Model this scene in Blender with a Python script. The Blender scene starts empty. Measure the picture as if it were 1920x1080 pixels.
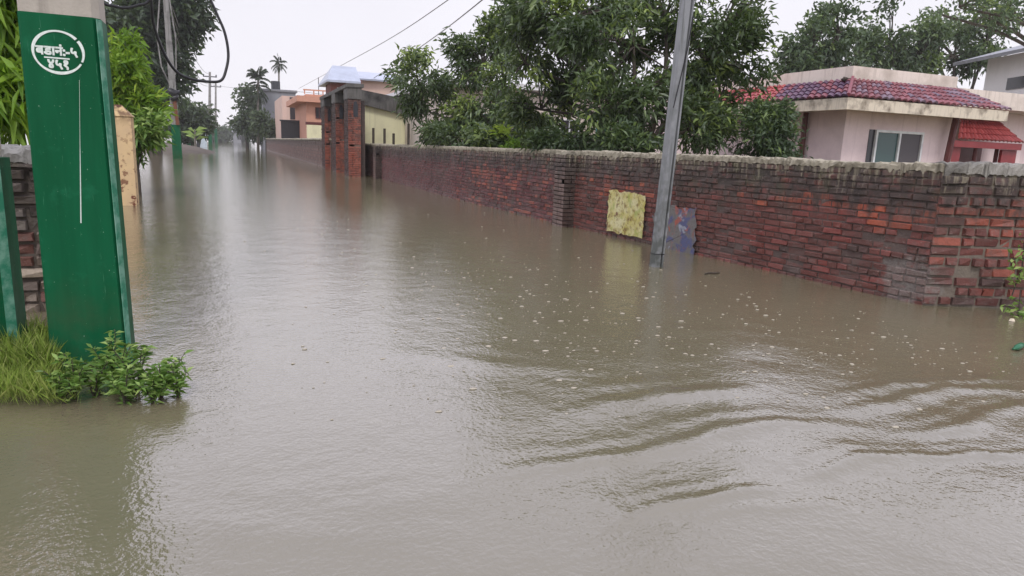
import bpy, math, random
import numpy as np
from mathutils import Vector, Matrix
random.seed(7); RNG = np.random.default_rng(11)
R = math.radians
scene = bpy.context.scene
COL = scene.collection

# ------------------------------------------------------------------ camera
CAM_H = 1.15; F_PX = 1293.0; ROLL = R(2.2); PITCH = R(11.35); YAW = R(-22.281)
_c, _s = math.cos(PITCH), math.sin(PITCH)
_fw = np.array([0, _c, -_s]); _rt = np.array([1., 0, 0]); _up = np.array([0, _s, _c])
_r2 = math.cos(ROLL) * _rt + math.sin(ROLL) * _up
_u2 = -math.sin(ROLL) * _rt + math.cos(ROLL) * _up
def _rz(v):
    a = YAW
    return np.array([v[0]*math.cos(a) - v[1]*math.sin(a), v[0]*math.sin(a) + v[1]*math.cos(a), v[2]])
FW, RT, UP = _rz(_fw), _rz(_r2), _rz(_u2)
def ray(px, py): return FW*F_PX + RT*(px-960) + UP*(540-py)
def at(px, py, Y):                       # the place at depth Y (metres up the road) seen at a photo pixel
    d = ray(px, py); t = Y/d[1]; return Vector((t*d[0], Y, CAM_H + t*d[2]))
def gnd(px, py, z=0.0):                  # the place on the water (or at height z)
    d = ray(px, py); t = (z-CAM_H)/d[2]; return Vector((t*d[0], t*d[1], z))
cd = bpy.data.cameras.new('camera'); cam = bpy.data.objects.new('camera', cd); COL.objects.link(cam)
cd.sensor_width = 36; cd.lens = F_PX/1920*36; cd.clip_start = 0.05; cd.clip_end = 3000
m3 = Matrix((RT, UP, -FW)).transposed()
cam.matrix_world = Matrix.Translation((0, 0, CAM_H)) @ m3.to_4x4()
scene.camera = cam

# ------------------------------------------------------------------ objects
def tag(o, label=None, cat=None, group=None, kind=None):
    if label: o['label'] = label
    if cat: o['category'] = cat
    if group: o['group'] = group
    if kind: o['kind'] = kind
    return o
def thing(name, label, cat, loc=(0, 0, 0), rz=0.0, group=None):
    o = bpy.data.objects.new(name, None); COL.objects.link(o)
    o.location = loc; o.rotation_euler = (0, 0, rz); o.empty_display_size = 0.2
    return tag(o, label, cat, group)
class MB:
    """collects shapes; build() links them as one mesh object"""
    def __init__(s): s.v = []; s.f = []; s.t = []; s.tone = None
    def add(s, vs, fs, tone=(1, 1, 1)):
        b = len(s.v); s.v += [tuple(p) for p in vs]
        for f in fs: s.f.append(tuple(i+b for i in f)); s.t.append(tone)
        return s
    def box(s, lo, hi, tone=(1, 1, 1), rz=0.0, c=None):
        x0, y0, z0 = lo; x1, y1, z1 = hi
        vs = [(x0,y0,z0),(x1,y0,z0),(x1,y1,z0),(x0,y1,z0),(x0,y0,z1),(x1,y0,z1),(x1,y1,z1),(x0,y1,z1)]
        if rz:
            c = c or ((x0+x1)/2, (y0+y1)/2); ca, sa = math.cos(rz), math.sin(rz)
            vs = [(c[0]+(x-c[0])*ca-(y-c[1])*sa, c[1]+(x-c[0])*sa+(y-c[1])*ca, z) for x, y, z in vs]
        return s.add(vs, [(0,3,2,1),(4,5,6,7),(0,1,5,4),(1,2,6,5),(2,3,7,6),(3,0,4,7)], tone)
    def prism(s, poly, z0, z1, poly2=None, tone=(1, 1, 1)):
        poly2 = poly2 or poly; n = len(poly)
        vs = [(x, y, z0) for x, y in poly] + [(x, y, z1) for x, y in poly2]
        return s.add(vs, [tuple(range(n-1, -1, -1)), tuple(range(n, 2*n))] + [(i, (i+1) % n, n+(i+1) % n, n+i) for i in range(n)], tone)
    def tube(s, pts, rad, n=8, tone=(1, 1, 1), cap=True):
        pts = [Vector(p) for p in pts]; k = len(pts)
        rad = [rad]*k if not hasattr(rad, '__len__') else list(rad)
        vs = []; ref = None
        for i, p in enumerate(pts):
            d = (pts[min(i+1, k-1)] - pts[max(i-1, 0)]).normalized()
            if ref is None: ref = d.orthogonal().normalized()
            ref = (ref - d*ref.dot(d)).normalized(); o = d.cross(ref)
            vs += [p + (ref*math.cos(2*math.pi*j/n) + o*math.sin(2*math.pi*j/n))*rad[i] for j in range(n)]
        fs = [(i*n+j, i*n+(j+1) % n, (i+1)*n+(j+1) % n, (i+1)*n+j) for i in range(k-1) for j in range(n)]
        if cap: fs += [tuple(range(n-1, -1, -1)), tuple(range((k-1)*n, k*n))]
        return s.add(vs, fs, tone)
    def slab(s, a, b, c, d, th, tone=(1, 1, 1)):     # a four-cornered plate with thickness th (downwards along its normal)
        a, b, c, d = map(Vector, (a, b, c, d)); n = (b-a).cross(d-a).normalized()*th
        return s.add([a, b, c, d, a-n, b-n, c-n, d-n], [(0,1,2,3),(7,6,5,4),(0,4,5,1),(1,5,6,2),(2,6,7,3),(3,7,4,0)], tone)
    def build(s, name, m, parent=None, smooth=False):
        me = bpy.data.meshes.new(name); me.from_pydata(s.v, [], s.f)
        if any(t != (1, 1, 1) for t in s.t):
            at_ = me.attributes.new('tone', 'FLOAT_COLOR', 'FACE')
            at_.data.foreach_set('color', np.array([(*t, 1) for t in s.t], 'f').ravel())
        return link(name, me, m, parent, smooth)
def link(name, me, m, parent=None, smooth=False):
    o = bpy.data.objects.new(name, me); COL.objects.link(o)
    for mm in (m if isinstance(m, (list, tuple)) else [m]): me.materials.append(mm)
    if smooth: me.polygons.foreach_set('use_smooth', np.ones(len(me.polygons), bool))
    if parent is not None:
        o.parent = parent
        mw = Matrix.Translation(parent.location) @ parent.rotation_euler.to_matrix().to_4x4() if parent.parent is None and parent.type == 'EMPTY' else Matrix.Identity(4)
        if parent.type == 'EMPTY': o.matrix_parent_inverse = mw.inverted()
    me.update()
    return o
def copy_tree(o, parent=None):
    c = o.copy(); COL.objects.link(c)
    if parent is not None: c.parent = parent
    for ch in [x for x in bpy.data.objects if x.parent == o]: copy_tree(ch, c)
    return c

# ------------------------------------------------------------------ materials
class NT:
    def __init__(s, name):
        s.m = bpy.data.materials.new(name); s.m.use_nodes = True
        s.nt = s.m.node_tree; s.nt.nodes.clear()
        s.out = s.n('ShaderNodeOutputMaterial')
    def n(s, t, **kw):
        nd = s.nt.nodes.new(t)
        for k, v in kw.items():
            k2 = k.replace('_', ' ')
            tgt = nd.inputs.get(k2) if k2 in nd.inputs else None
            if tgt is not None: s.put(tgt, v)
            else: setattr(nd, k, v)
        return nd
    def put(s, sock, v):
        if hasattr(v, 'is_output'): s.nt.links.new(v, sock)
        else: sock.default_value = (*v, 1) if isinstance(v, tuple) and len(v) == 3 and sock.type == 'RGBA' else v
    def pos(s): return s.n('ShaderNodeNewGeometry').outputs['Position']
    def scale(s, vec, sc): 
        x = s.n('ShaderNodeVectorMath', operation='MULTIPLY'); s.put(x.inputs[0], vec); x.inputs[1].default_value = sc; return x.outputs[0]
    def noise(s, sc, vec=None, detail=4, rough=.55, dist=0):
        x = s.n('ShaderNodeTexNoise', Scale=sc, Detail=detail, Roughness=rough, Distortion=dist)
        s.put(x.inputs['Vector'], vec if vec is not None else s.pos()); return x.outputs['Fac']
    def ramp(s, fac, lo, hi, a=0.0, b=1.0):
        x = s.n('ShaderNodeMapRange'); s.put(x.inputs[0], fac)
        for i, v in zip((1, 2, 3, 4), (lo, hi, a, b)): x.inputs[i].default_value = v
        return x.outputs[0]
    def math(s, op, a, b=0.0):
        x = s.n('ShaderNodeMath', operation=op); s.put(x.inputs[0], a); s.put(x.inputs[1], b); return x.outputs[0]
    def mix(s, fac, a, b, mode='MIX'):
        x = s.n('ShaderNodeMix', data_type='RGBA', blend_type=mode)
        s.put(x.inputs[0], fac); s.put(x.inputs[6], a); s.put(x.inputs[7], b); return x.outputs[2]
    def z(s):
        x = s.n('ShaderNodeSeparateXYZ'); s.put(x.inputs[0], s.pos()); return x.outputs[2]
    def bump(s, h, strength=.4, dist=.01):
        return s.n('ShaderNodeBump', Height=h, Strength=strength, Distance=dist).outputs[0]
    def attr(s, name, o='Color'): 
        x = s.n('ShaderNodeAttribute'); x.attribute_name = name; return x.outputs[o]
    def bsdf(s, color, rough=.7, spec=.5, bump=None, metal=0.0, ior=1.45, **kw):
        b = s.n('ShaderNodeBsdfPrincipled')
        s.put(b.inputs['Base Color'], color); s.put(b.inputs['Roughness'], rough); s.put(b.inputs['Specular IOR Level'], spec)
        s.put(b.inputs['Metallic'], metal); s.put(b.inputs['IOR'], ior)
        if bump is not None: s.put(b.inputs['Normal'], bump)
        for k, v in kw.items(): s.put(b.inputs[k.replace('_', ' ')], v)
        return b.outputs[0]
    def done(s, sh, vol=None):
        if sh is not None: s.nt.links.new(sh, s.out.inputs[0])
        if vol is not None: s.nt.links.new(vol, s.out.inputs[1])
        return s.m

def plaster(name, col, dirt=(.06, .055, .05), amt=.5, streak=.5, rough=.75, sc=1.0, z0=None, z1=None, bumps=.25):
    t = NT(name); p = t.pos()
    a = t.noise(1.3*sc, p, 6, .6); b = t.noise(1.0, t.scale(p, (9*sc, 9*sc, .7*sc)), 5, .6); g = t.noise(38*sc, p, 3)
    f = t.ramp(a, .48, .72, 0, amt); f2 = t.ramp(b, .5, .72, 0, streak)
    f = t.math('MAXIMUM', f, f2)
    if z0 is not None:
        zz = t.ramp(t.z(), z0, z1, 0, .9)
        f = t.math('MAXIMUM', f, t.math('MULTIPLY', zz, t.ramp(t.noise(4*sc, p, 5), .35, .6)))
    c = t.mix(t.ramp(g, .2, .8, .0, .25), col, tuple(x*.75 for x in col))
    c = t.mix(f, c, dirt)
    return t.done(t.bsdf(c, rough, .35, t.bump(g, bumps, .01)))
def plain(name, col, rough=.5, metal=0.0, spec=.5, var=.15, sc=6, **kw):
    t = NT(name); g = t.noise(sc, None, 5)
    return t.done(t.bsdf(t.mix(t.ramp(g, .3, .7), tuple(x*(1-var) for x in col), tuple(min(1, x*(1+var)) for x in col)), rough, spec, t.bump(g, .1, .005), metal, **kw))
def leafmat(name, dark, mid, light, rough=.38, trans=.3):
    t = NT(name); f = t.attr('tint', 'Fac')
    r = t.n('ShaderNodeValToRGB'); t.put(r.inputs[0], f); e = r.color_ramp.elements
    e[0].position = 0; e[0].color = (*dark, 1); e[1].position = 1; e[1].color = (*light, 1)
    q = e.new(.55); q.color = (*mid, 1)
    c = r.outputs[0]
    sh = t.bsdf(c, rough, .5)
    tr = t.n('ShaderNodeBsdfTranslucent'); t.put(tr.inputs[0], t.mix(.5, c, (.16, .26, .02)))
    mx = t.n('ShaderNodeMixShader'); mx.inputs[0].default_value = trans
    t.put(mx.inputs[1], sh); t.put(mx.inputs[2], tr.outputs[0])
    return t.done(mx.outputs[0])

def brickmat(name, mold=1.0, lime=1.0, top=1.15, dens=1.0, patch=None):
    t = NT(name); p = t.pos(); tone = t.attr('tone')
    g = t.noise(45, p, 5, .65); big = t.noise(2.2, p, 5, .6)
    c = t.mix(t.ramp(g, .25, .75, 0, .55), tone, t.mix(1.0, tone, (.35, .33, .36), 'MULTIPLY'))
    # black weathering: comes down from the coping in streaks
    st = t.noise(1.0, t.scale(p, (11, 11, 1.1)), 6, .62)
    zz = t.ramp(t.z(), top*.50, top*.95, -.11, .50)
    f = t.ramp(t.math('ADD', st, zz), .52, .72, 0, .9*mold)
    f = t.math('MULTIPLY', f, t.ramp(t.noise(9, p, 4), .28, .5))
    c = t.mix(f, c, (.030, .026, .024))
    sm = t.ramp(t.noise(3.1, p, 7, .72, 1.0), .50, .66, 0, .60); c = t.mix(sm, c, t.mix(t.noise(14, p, 4), (.05, .035, .034), (.17, .135, .115)))
    pt = t.ramp(t.noise(1.7, p, 6, .65, .6), .56, .70, 0, .75*mold)      # dark algae patches anywhere
    c = t.mix(pt, c, (.035, .034, .026))
    # pale lime runs under the coping
    ls = t.noise(1.0, t.scale(p, (26, 26, 1.6)), 4, .6)
    lz = t.ramp(t.z(), top*.62, top*1.0, -.25, .17)
    c = t.mix(t.ramp(t.math('ADD', ls, lz), .56, .70, 0, .8*lime), c, (.30, .27, .19))
    ms = t.math('MULTIPLY', t.ramp(t.noise(5, p, 5, .7), .54, .66, 0, .55), t.ramp(t.z(), top*.55, top, 0, 1))
    c = t.mix(ms, c, (.075, .085, .03))
    fl = t.ramp(t.noise(26, t.scale(p, (1, 1, 1.6)), 5, .7), .60, .68, 0, .55); c = t.mix(fl, c, (.30, .245, .205))
    ds = t.noise(1.0, t.scale(p, (6, 6, .8)), 6, .65); c = t.mix(t.ramp(ds,   .56, .72, 0, .55*mold), c, (.045, .034, .031))
    c = t.mix(t.ramp(big, .3, .7, .06, .24), c, (.24, .19, .165))
    if patch:                                    # smear of old cement at the wall's corner
        dd = t.n('ShaderNodeVectorMath', operation='DISTANCE'); t.put(dd.inputs[0], p); dd.inputs[1].default_value = patch
        k_ = t.math('ADD', dd.outputs['Value'], t.ramp(t.noise(11, p, 5, .65), .2, .8, -.16, .16))
        c = t.mix(t.ramp(k_, .19, .26, .62, 0), c, t.mix(t.ramp(g, .3, .7), (.13, .115, .105), (.27, .25, .225)))
    wet = t.ramp(t.z(), .02, .30, .38, .62)
    return t.done(t.bsdf(c, wet, .28, t.bump(t.math('ADD', g, t.math('MULTIPLY', big, .5)), .7, .012)))
M = {}
M['brick'] = brickmat('weathered_brick', patch=(5.32, 4.10, .16))
M['brick_far'] = brickmat('far_brick', .75, .7, 1.3)
M['brick_tower'] = brickmat('tower_brick', .85, .35, 3.1)
M['rubble'] = brickmat('rubble_brick', 1.0, .9, 1.3)
M['coping'] = plaster('mossy_concrete', (.38, .345, .265), (.09, .08, .055), .85, .85, .8, 2.2, bumps=.6)
M['coping_top'] = plaster('old_grey_coping', (.33, .315, .28), (.05, .046, .038), .9, .9, .8, 3.0, bumps=.8)
M['coping_grey'] = plaster('grey_concrete', (.27, .265, .25), (.04, .038, .035), .8, .8, .8, 1.5, bumps=.5)
M['black_concrete'] = plaster('blackened_concrete', (.13, .125, .115), (.02, .019, .018), .9, .9, .8, 1.2, bumps=.5)
M['pole_concrete'] = plaster('pole_concrete', (.46, .42, .36), (.2, .18, .15), .5, .5, .8, 2)
M['grey_pole'] = plaster('grey_pole', (.27, .28, .29), (.075, .085, .075), .7, .8, .5, 2.5, z0=1.7, z1=.1)
M['cream'] = plaster('cream_plaster', (.80, .77, .50), (.50, .47, .32), .5, .5, .8, .8)
M['pink'] = plaster('pink_plaster', (.86, .71, .69), (.48, .36, .36), .55, .5, .7, .6)
M['pink_white'] = plaster('pale_parapet', (.78, .69, .60), (.36, .30, .24), .8, .6, .75, 1.0, bumps=.3)
M['fascia'] = plaster('stained_fascia', (.72, .64, .50), (.09, .06, .04), .95, .3, .75, 2.4)
M['white'] = plaster('white_plaster', (.78, .77, .76), (.5, .5, .5), .4, .35, .7, .5)
M['orange'] = plaster('orange_plaster', (.62, .33, .23), (.42, .2, .14), .5, .4, .75, .4)
M['peach'] = plaster('peach_plaster', (.66, .48, .40), (.45, .32, .26), .5, .4, .75, .4)
M['far_grey'] = plaster('far_grey', (.26, .27, .29), (.16, .16, .17), .5, .4, .8, .3)
M['yellow_pillar'] = plaster('yellow_pillar', (.66, .47, .24), (.20, .075, .04), .0, .0, .8, 3)
M['brick_red'] = plaster('brick_red', (.22, .085, .07), (.1, .05, .045), .6, .4, .8, .8)
M['dark_red_paint'] = plain('dark_red_paint', (.11, .028, .024), .45)
M['red_paint'] = plain('red_paint', (.24, .028, .030), .4)
M['black'] = plain('black_rubber', (.012, .012, .013), .4)
M['dark_metal'] = plain('dark_sheet', (.03, .032, .038), .5)
M['white_metal'] = plain('white_frame', (.72, .74, .72), .35)
M['white_paint'] = plain('white_paint', (.70, .78, .72), .5, sc=60, var=.12)
M['blue_roof'] = plain('blue_sheet_roof', (.40, .44, .53), .4, var=.12, sc=2)
M['grey_roof'] = plain('grey_sheet_roof', (.22, .23, .25), .45, var=.2, sc=2)
M['bark'] = plaster('bark', (.085, .07, .055), (.025, .022, .018), .8, .7, .85, 3, bumps=.9)
M['pale_bark'] = plaster('pale_bark', (.22, .20, .17), (.08, .07, .06), .7, .6, .85, 3, bumps=.9)
M['mud'] = plaster('mud', (.12, .098, .076), (.065, .055, .044), .6, .1, .8, 2, bumps=.8)
M['rust'] = plain('rust', (.16, .06, .03), .8)
M['teal'] = plain('teal_paint', (.07, .30, .28), .5)
M['bluewhite'] = plain('pale_blue_sheet', (.52, .60, .66), .5)

def greenpaint():
    t = NT('green_paint'); p = t.pos()
    a = t.noise(1.0, t.scale(p, (9, 9, .8)), 5, .6); b = t.noise(5, p, 5, .65); s = t.noise(70, p, 3, .6)
    c = t.mix(t.ramp(a, .3, .7), (.003, .070, .026), (.006, .110, .046))
    c = t.mix(t.ramp(b, .58, .70, 0, .45), c, (.018, .17, .085))
    c = t.mix(t.ramp(s, .70, .76, 0, .7), c, (.35, .5, .4))
    sc_ = t.noise(1.0, t.scale(p, (60, 60, 5)), 4, .7); c = t.mix(t.ramp(sc_, .66, .74, 0, .5), c, (.10, .27, .18))
    mu = t.math('MULTIPLY', t.ramp(t.z(), .02, .55, 1, 0), t.ramp(t.noise(7, p, 5, .65), .35, .65, 0, .75)); c = t.mix(mu, c, (.05, .075, .035))
    ch = t.ramp(t.noise(19, p, 6, .75), .68, .70, 0, .85); c = t.mix(ch, c, (.22, .24, .2))
    return t.done(t.bsdf(c, t.ramp(b, .3, .7, .42, .6), .12, t.bump(t.math('ADD', b, t.math('MULTIPLY', s, .3)), .25, .004)))
M['green'] = greenpaint()
def greenedge():
    t = NT('worn_green_edge'); p = t.pos()
    c = t.mix(t.ramp(t.noise(14, p, 5, .65), .42, .62), (.03, .20, .115), (.17, .35, .26))
    return t.done(t.bsdf(c, .5, .4, t.bump(t.noise(30, p), .3, .004)))
M['green_edge'] = greenedge()
def glassmat(name, col, rough=.05):
    t = NT(name); return t.done(t.bsdf(col, rough, .6, None))
M['glass'] = glassmat('green_tinted_glass', (.05, .10, .095))
M['mesh_screen'] = glassmat('insect_screen', (.085, .075, .08), .5)
M['dark_glass'] = glassmat('dark_glass', (.03, .03, .035), .12)
def tilemat(name):
    t = NT(name); p = t.pos(); tone = t.attr('tone')
    g = t.noise(20, p, 4); c = t.mix(t.ramp(g, .3, .8, 0, .45), tone, t.mix(1.0, tone, (.35, .35, .42), 'MULTIPLY'))
    return t.done(t.bsdf(c, .46, .4, t.bump(g, .3, .006)))
M['tile'] = tilemat('glazed_tile')
def peeled():
    t = NT('peeling_yellow_plaster'); p = t.pos()
    f = t.ramp(t.noise(7, p, 6, .65), .55, .60)
    low = t.ramp(t.z(), .1, 1.4, 1.0, .25)
    f = t.math('MULTIPLY', f, low)
    top = t.math('MULTIPLY', t.ramp(t.z(), 1.28, 1.55, 0, 1), t.ramp(t.noise(10, p, 5), .38, .52))
    c = t.mix(f, t.mix(t.ramp(t.noise(3, p), .35, .7), (.68, .50, .27), (.58, .42, .25)), (.16, .055, .035))
    c = t.mix(top, c, (.13, .07, .05))
    return t.done(t.bsdf(c, .8, .3, t.bump(t.noise(25, p), .4, .01)))
M['peeled'] = peeled()
def postermat():
    t = NT('weathered_poster'); p = t.pos()
    a = t.noise(5, p, 6, .7); b = t.noise(13, p, 5, .75)
    c = t.mix(t.ramp(a, .40, .60), (.50, .44, .12), (.62, .58, .33))
    c = t.mix(t.ramp(b, .50, .62, 0, .9), c, (.20, .13, .04))
    c = t.mix(t.ramp(t.noise(13, p, 5, .75, .8), .60, .63, 0, .9), c, (.17, .07, .055))
    c = t.mix(t.ramp(t.noise(6, p, 3), .58, .68, 0, .7), c, (.30, .36, .08))
    return t.done(t.bsdf(c, .55, .4))
M['poster'] = postermat()
def muralmat():
    t = NT('faded_mural_paint'); p = t.pos()
    g = t.noise(30, p, 5, .65)
    c = t.mix(t.ramp(t.noise(4.2, p, 3, .6, .8), .50, .58), (.16, .152, .145), (.09, .10, .20))
    c = t.mix(t.ramp(t.noise(3.4, t.scale(p, (1, 1.3, 1)), 4, .6, 1.2), .56, .62), c, (.34, .10, .075))
    c = t.mix(t.ramp(t.noise(5.1, p, 4, .6, .5), .60, .66), c, (.30, .32, .38))
    c = t.mix(t.ramp(g, .45, .75, 0, .7), c, (.10, .085, .08))
    return t.done(t.bsdf(c, .7, .35, t.bump(g, .5, .008)))
M['mural'] = muralmat()

def watermat():
    t = NT('flood_water'); p = t.pos()
    # rain-pricked chop: three sizes of bump, plus drop rings
    n1 = t.noise(5.0, t.scale(p, (1, .75, 1)), 3, .5, .3)
    n2 = t.noise(17, p, 3, .55, .2)
    n3 = t.noise(55, p, 2, .5)
    v = t.n('ShaderNodeTexVoronoi', Scale=3.0); t.put(v.inputs['Vector'], p)
    d = v.outputs['Distance']
    sel = t.n('ShaderNodeSeparateColor'); t.put(sel.inputs[0], v.outputs['Color'])
    ring = t.math('MULTIPLY', t.math('SINE', t.math('MULTIPLY', d, 75.0)), t.ramp(d, .0, .36, 1, 0))
    ring = t.math('MULTIPLY', ring, t.ramp(sel.outputs[0], .55, 1.0, 0, 1))
    h = t.math('ADD', t.math('MULTIPLY', n1, .8), t.math('MULTIPLY', n2, .42))
    h = t.math('ADD', h, t.math('MULTIPLY', n3, .34))
    h = t.math('ADD', h, t.math('MULTIPLY', ring, .06))
    col = t.mix(t.ramp(t.noise(.5, p, 4), .35, .65), (.146, .128, .078), (.163, .144, .090))
    yy = t.n('ShaderNodeSeparateXYZ'); t.put(yy.inputs[0], p)
    n0 = t.noise(1.6, t.scale(p, (1, .6, 1)), 3, .5, .4)
    h = t.math('ADD', h, t.math('MULTIPLY', n0, t.ramp(yy.outputs[1], 7, 24, 0, 1.6)))
    bp = t.n('ShaderNodeBump', Distance=.05); t.put(bp.inputs['Height'], h); t.put(bp.inputs['Strength'], t.ramp(yy.outputs[1], 4, 30, .14, .10))
    return t.done(t.bsdf(col, .035, .5, bp.outputs[0], 0, 2.15))
M['water'] = watermat()

# ------------------------------------------------------------------ world, sun
w = bpy.data.worlds.new('World'); scene.world = w; w.use_nodes = True
nt = w.node_tree; nt.nodes.clear()
SUN_EL, SUN_AZ = R(52), R(200)            # azimuth clockwise from +Y
sky = nt.nodes.new('ShaderNodeTexSky'); sky.sky_type = 'NISHITA'; sky.sun_disc = False
sky.sun_elevation = SUN_EL; sky.sun_rotation = SUN_AZ
geo = nt.nodes.new('ShaderNodeTexCoord'); sep = nt.nodes.new('ShaderNodeSeparateXYZ'); nt.links.new(geo.outputs['Generated'], sep.inputs[0])
cr = nt.nodes.new('ShaderNodeValToRGB'); nt.links.new(sep.outputs[2], cr.inputs[0])
e = cr.color_ramp.elements
e[0].position = 0.0; e[0].color = (6.6, 6.4, 6.8, 1)
e[1].position = 1.0; e[1].color = (8.4, 8.3, 9.6, 1)
q = e.new(.20); q.color = (6.35, 6.2, 6.65, 1)
q = e.new(.25); q.color = (10.8, 10.5, 11.8, 1)
q = e.new(.36); q.color = (9.2, 9.0, 10.5, 1)
q = e.new(.56); q.color = (7.3, 7.2, 8.6, 1)
nz = nt.nodes.new('ShaderNodeTexNoise'); nz.inputs['Scale'].default_value = 2.2; nz.inputs['Detail'].default_value = 4
nt.links.new(geo.outputs['Generated'], nz.inputs['Vector'])
mr = nt.nodes.new('ShaderNodeMapRange'); nt.links.new(nz.outputs['Fac'], mr.inputs[0])
for i, v in zip((1, 2, 3, 4), (.3, .7, .95, 1.05)): mr.inputs[i].default_value = v
vm = nt.nodes.new('ShaderNodeVectorMath'); vm.operation = 'SCALE'; nt.links.new(cr.outputs[0], vm.inputs[0]); nt.links.new(mr.outputs[0], vm.inputs[3])
mxn = nt.nodes.new('ShaderNodeMix'); mxn.data_type = 'RGBA'; mxn.inputs[0].default_value = .96
nt.links.new(sky.outputs[0], mxn.inputs[6]); nt.links.new(vm.outputs[0], mxn.inputs[7])
bg = nt.nodes.new('ShaderNodeBackground'); bg.inputs[1].default_value = .1; nt.links.new(mxn.outputs[2], bg.inputs[0])
wo = nt.nodes.new('ShaderNodeOutputWorld'); nt.links.new(bg.outputs[0], wo.inputs[0])
sl = bpy.data.lights.new('sun', 'SUN'); sl.energy = 1.0; sl.angle = R(14); sl.color = (1, .96, .91)
so = bpy.data.objects.new('sun', sl); COL.objects.link(so)
sd = Vector((math.sin(SUN_AZ)*math.cos(SUN_EL), math.cos(SUN_AZ)*math.cos(SUN_EL), math.sin(SUN_EL)))
so.rotation_euler = sd.to_track_quat('Z', 'Y').to_euler()
scene.view_settings.view_transform = 'Standard'; scene.view_settings.look = 'None'
scene.view_settings.exposure = 0.60; scene.view_settings.gamma = 1.0; scene.view_settings.use_curve_mapping = False
scene.render.engine = 'CYCLES'; cy = scene.cycles
cy.use_denoising = True; cy.max_bounces = 7; cy.diffuse_bounces = 3; cy.glossy_bounces = 3; cy.transmission_bounces = 4
cy.volume_bounces = 1; cy.transparent_max_bounces = 8; cy.caustics_reflective = False; cy.caustics_refractive = False

# ------------------------------------------------------------------ setting: ground, water, mud
g = MB(); g.add([(-300, -60, -.55), (300, -60, -.55), (300, 420, -.55), (-300, 420, -.55)], [(0, 1, 2, 3)])
tag(g.build('ground', M['mud']), kind='structure')

def axis(lo, a, b, hi, step, growth):
    mid = list(np.arange(a, b, step)); s = step; x = b; up = []
    while x < hi: up.append(x); s *= growth; x += s
    up.append(hi); s = step; x = a; dn = []
    while True:
        s *= growth; x -= s
        if x < lo: dn.append(lo); break
        dn.append(x)
    return np.array(dn[::-1] + mid + up)
# explicit wave fronts running across the flooded road, as (photo points on the water), width, height
FRONTS = [
    ([(900, 905), (1180, 850), (1330, 815), (1480, 795), (1640, 800)], .070, .0115),
    ([(1150, 985), (1290, 945), (1380, 915), (1470, 900)], .045, .010),
    ([(1490, 895), (1560, 878), (1640, 862), (1760, 860)], .045, .0105),
    ([(1050, 770), (1200, 755), (1330, 735), (1420, 722)], .10, .012),
    ([(1560, 770), (1680, 755), (1790, 735), (1920, 728)], .075, .014),
    ([(1680, 815), (1790, 800), (1880, 775), (1960, 760)], .060, .012),
    ([(1600, 735), (1740, 725), (1900, 700)], .07, .009),
    ([(1720, 870), (1830, 850), (1960, 845)], .045, .009),
    ([(1280, 975), (1400, 950), (1560, 935), (1640, 955)], .04, .005),
    ([(560, 960), (760, 935), (900, 925)], .09, .004),
    ([(300, 985), (560, 1000), (800, 985)], .12, .005),
    ([(700, 650), (830, 672), (950, 690), (1100, 700)], .12, .006),
]
def seg_dist(P, pts):
    best = np.full(len(P), 1e9); sgn = np.zeros(len(P)); par = np.zeros(len(P)); L = 0
    lens = [np.linalg.norm(np.array(b)-np.array(a)) for a, b in zip(pts, pts[1:])]; T = sum(lens)
    for (a, b), l in zip(zip(pts, pts[1:]), lens):
        a = np.array(a); b = np.array(b); d = (b-a)/l
        r = P - a; t = np.clip(r@d, 0, l); c = r - t[:, None]*d
        ds = np.hypot(c[:, 0], c[:, 1]); k = ds < best
        best = np.where(k, ds, best); sg = np.sign(d[0]*r[:, 1]-d[1]*r[:, 0]); sgn = np.where(k, sg, sgn)
        par = np.where(k, (L+t)/T, par); L += l
    return best*sgn, par
xs = axis(-300, -2.0, 6.2, 300, .030, 1.09); ys = axis(-30, .85, 7.5, 420, .022, 1.045)
X, Y = np.meshgrid(xs, ys); P2 = np.stack([X.ravel(), Y.ravel()], 1)
Z = np.zeros(len(P2))
near = (P2[:, 1] < 16) & (np.abs(P2[:, 0]) < 12)
Pn = P2[near]; zn = np.zeros(len(Pn))
def smooth(x, a, b): t = np.clip((x-a)/(b-a), 0, 1); return t*t*(3-2*t)
rg = np.random.default_rng(5)
calm = smooth(Pn[:, 0]*.75 - Pn[:, 1]*.28, -.3, 2.2)*smooth(-Pn[:, 1], -4.6, -2.6)         # rough water lies to the near right
for i in range(46):                                               # short chop
    lam = .10*(9 ** rg.random()); ang = rg.normal(1.15, .55); k = 2*math.pi/lam
    zn += math.sin(1)*lam*.0011*np.sin(k*(Pn[:, 0]*math.cos(ang)+Pn[:, 1]*math.sin(ang)) + rg.random()*6.28 + .7*np.sin(Pn[:, 0]*1.7+i))*(.16+.55*calm)
for pts, sg, amp in FRONTS:
    wp = [tuple(gnd(*p)[:2]) for p in pts]
    d, par = seg_dist(Pn, wp)
    d = d + .03*np.sin(Pn[:, 0]*5+Pn[:, 1]*3) + .008*np.sin(Pn[:, 0]*21-Pn[:, 1]*13); amp = amp*1.2; sg = sg*.9
    zn += amp*np.exp(-(d/sg)**2)*np.sin(np.pi*np.clip(par, .02, .98))**.6
    zn += .45*amp*np.exp(-((d-2.3*sg)/sg)**2)*np.sin(np.pi*np.clip(par, .0, 1))
rings = [(*gnd(1090, 742)[:2], .26, .0018, .055)]
for k in range(150):
    px_, py_ = rg.uniform(250, 1900), rg.uniform(440, 1060); q0 = gnd(px_, py_)
    rings.append((q0[0], q0[1], rg.uniform(.03, .16), rg.uniform(.0006, .0016), rg.uniform(.045, .07)))
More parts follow.
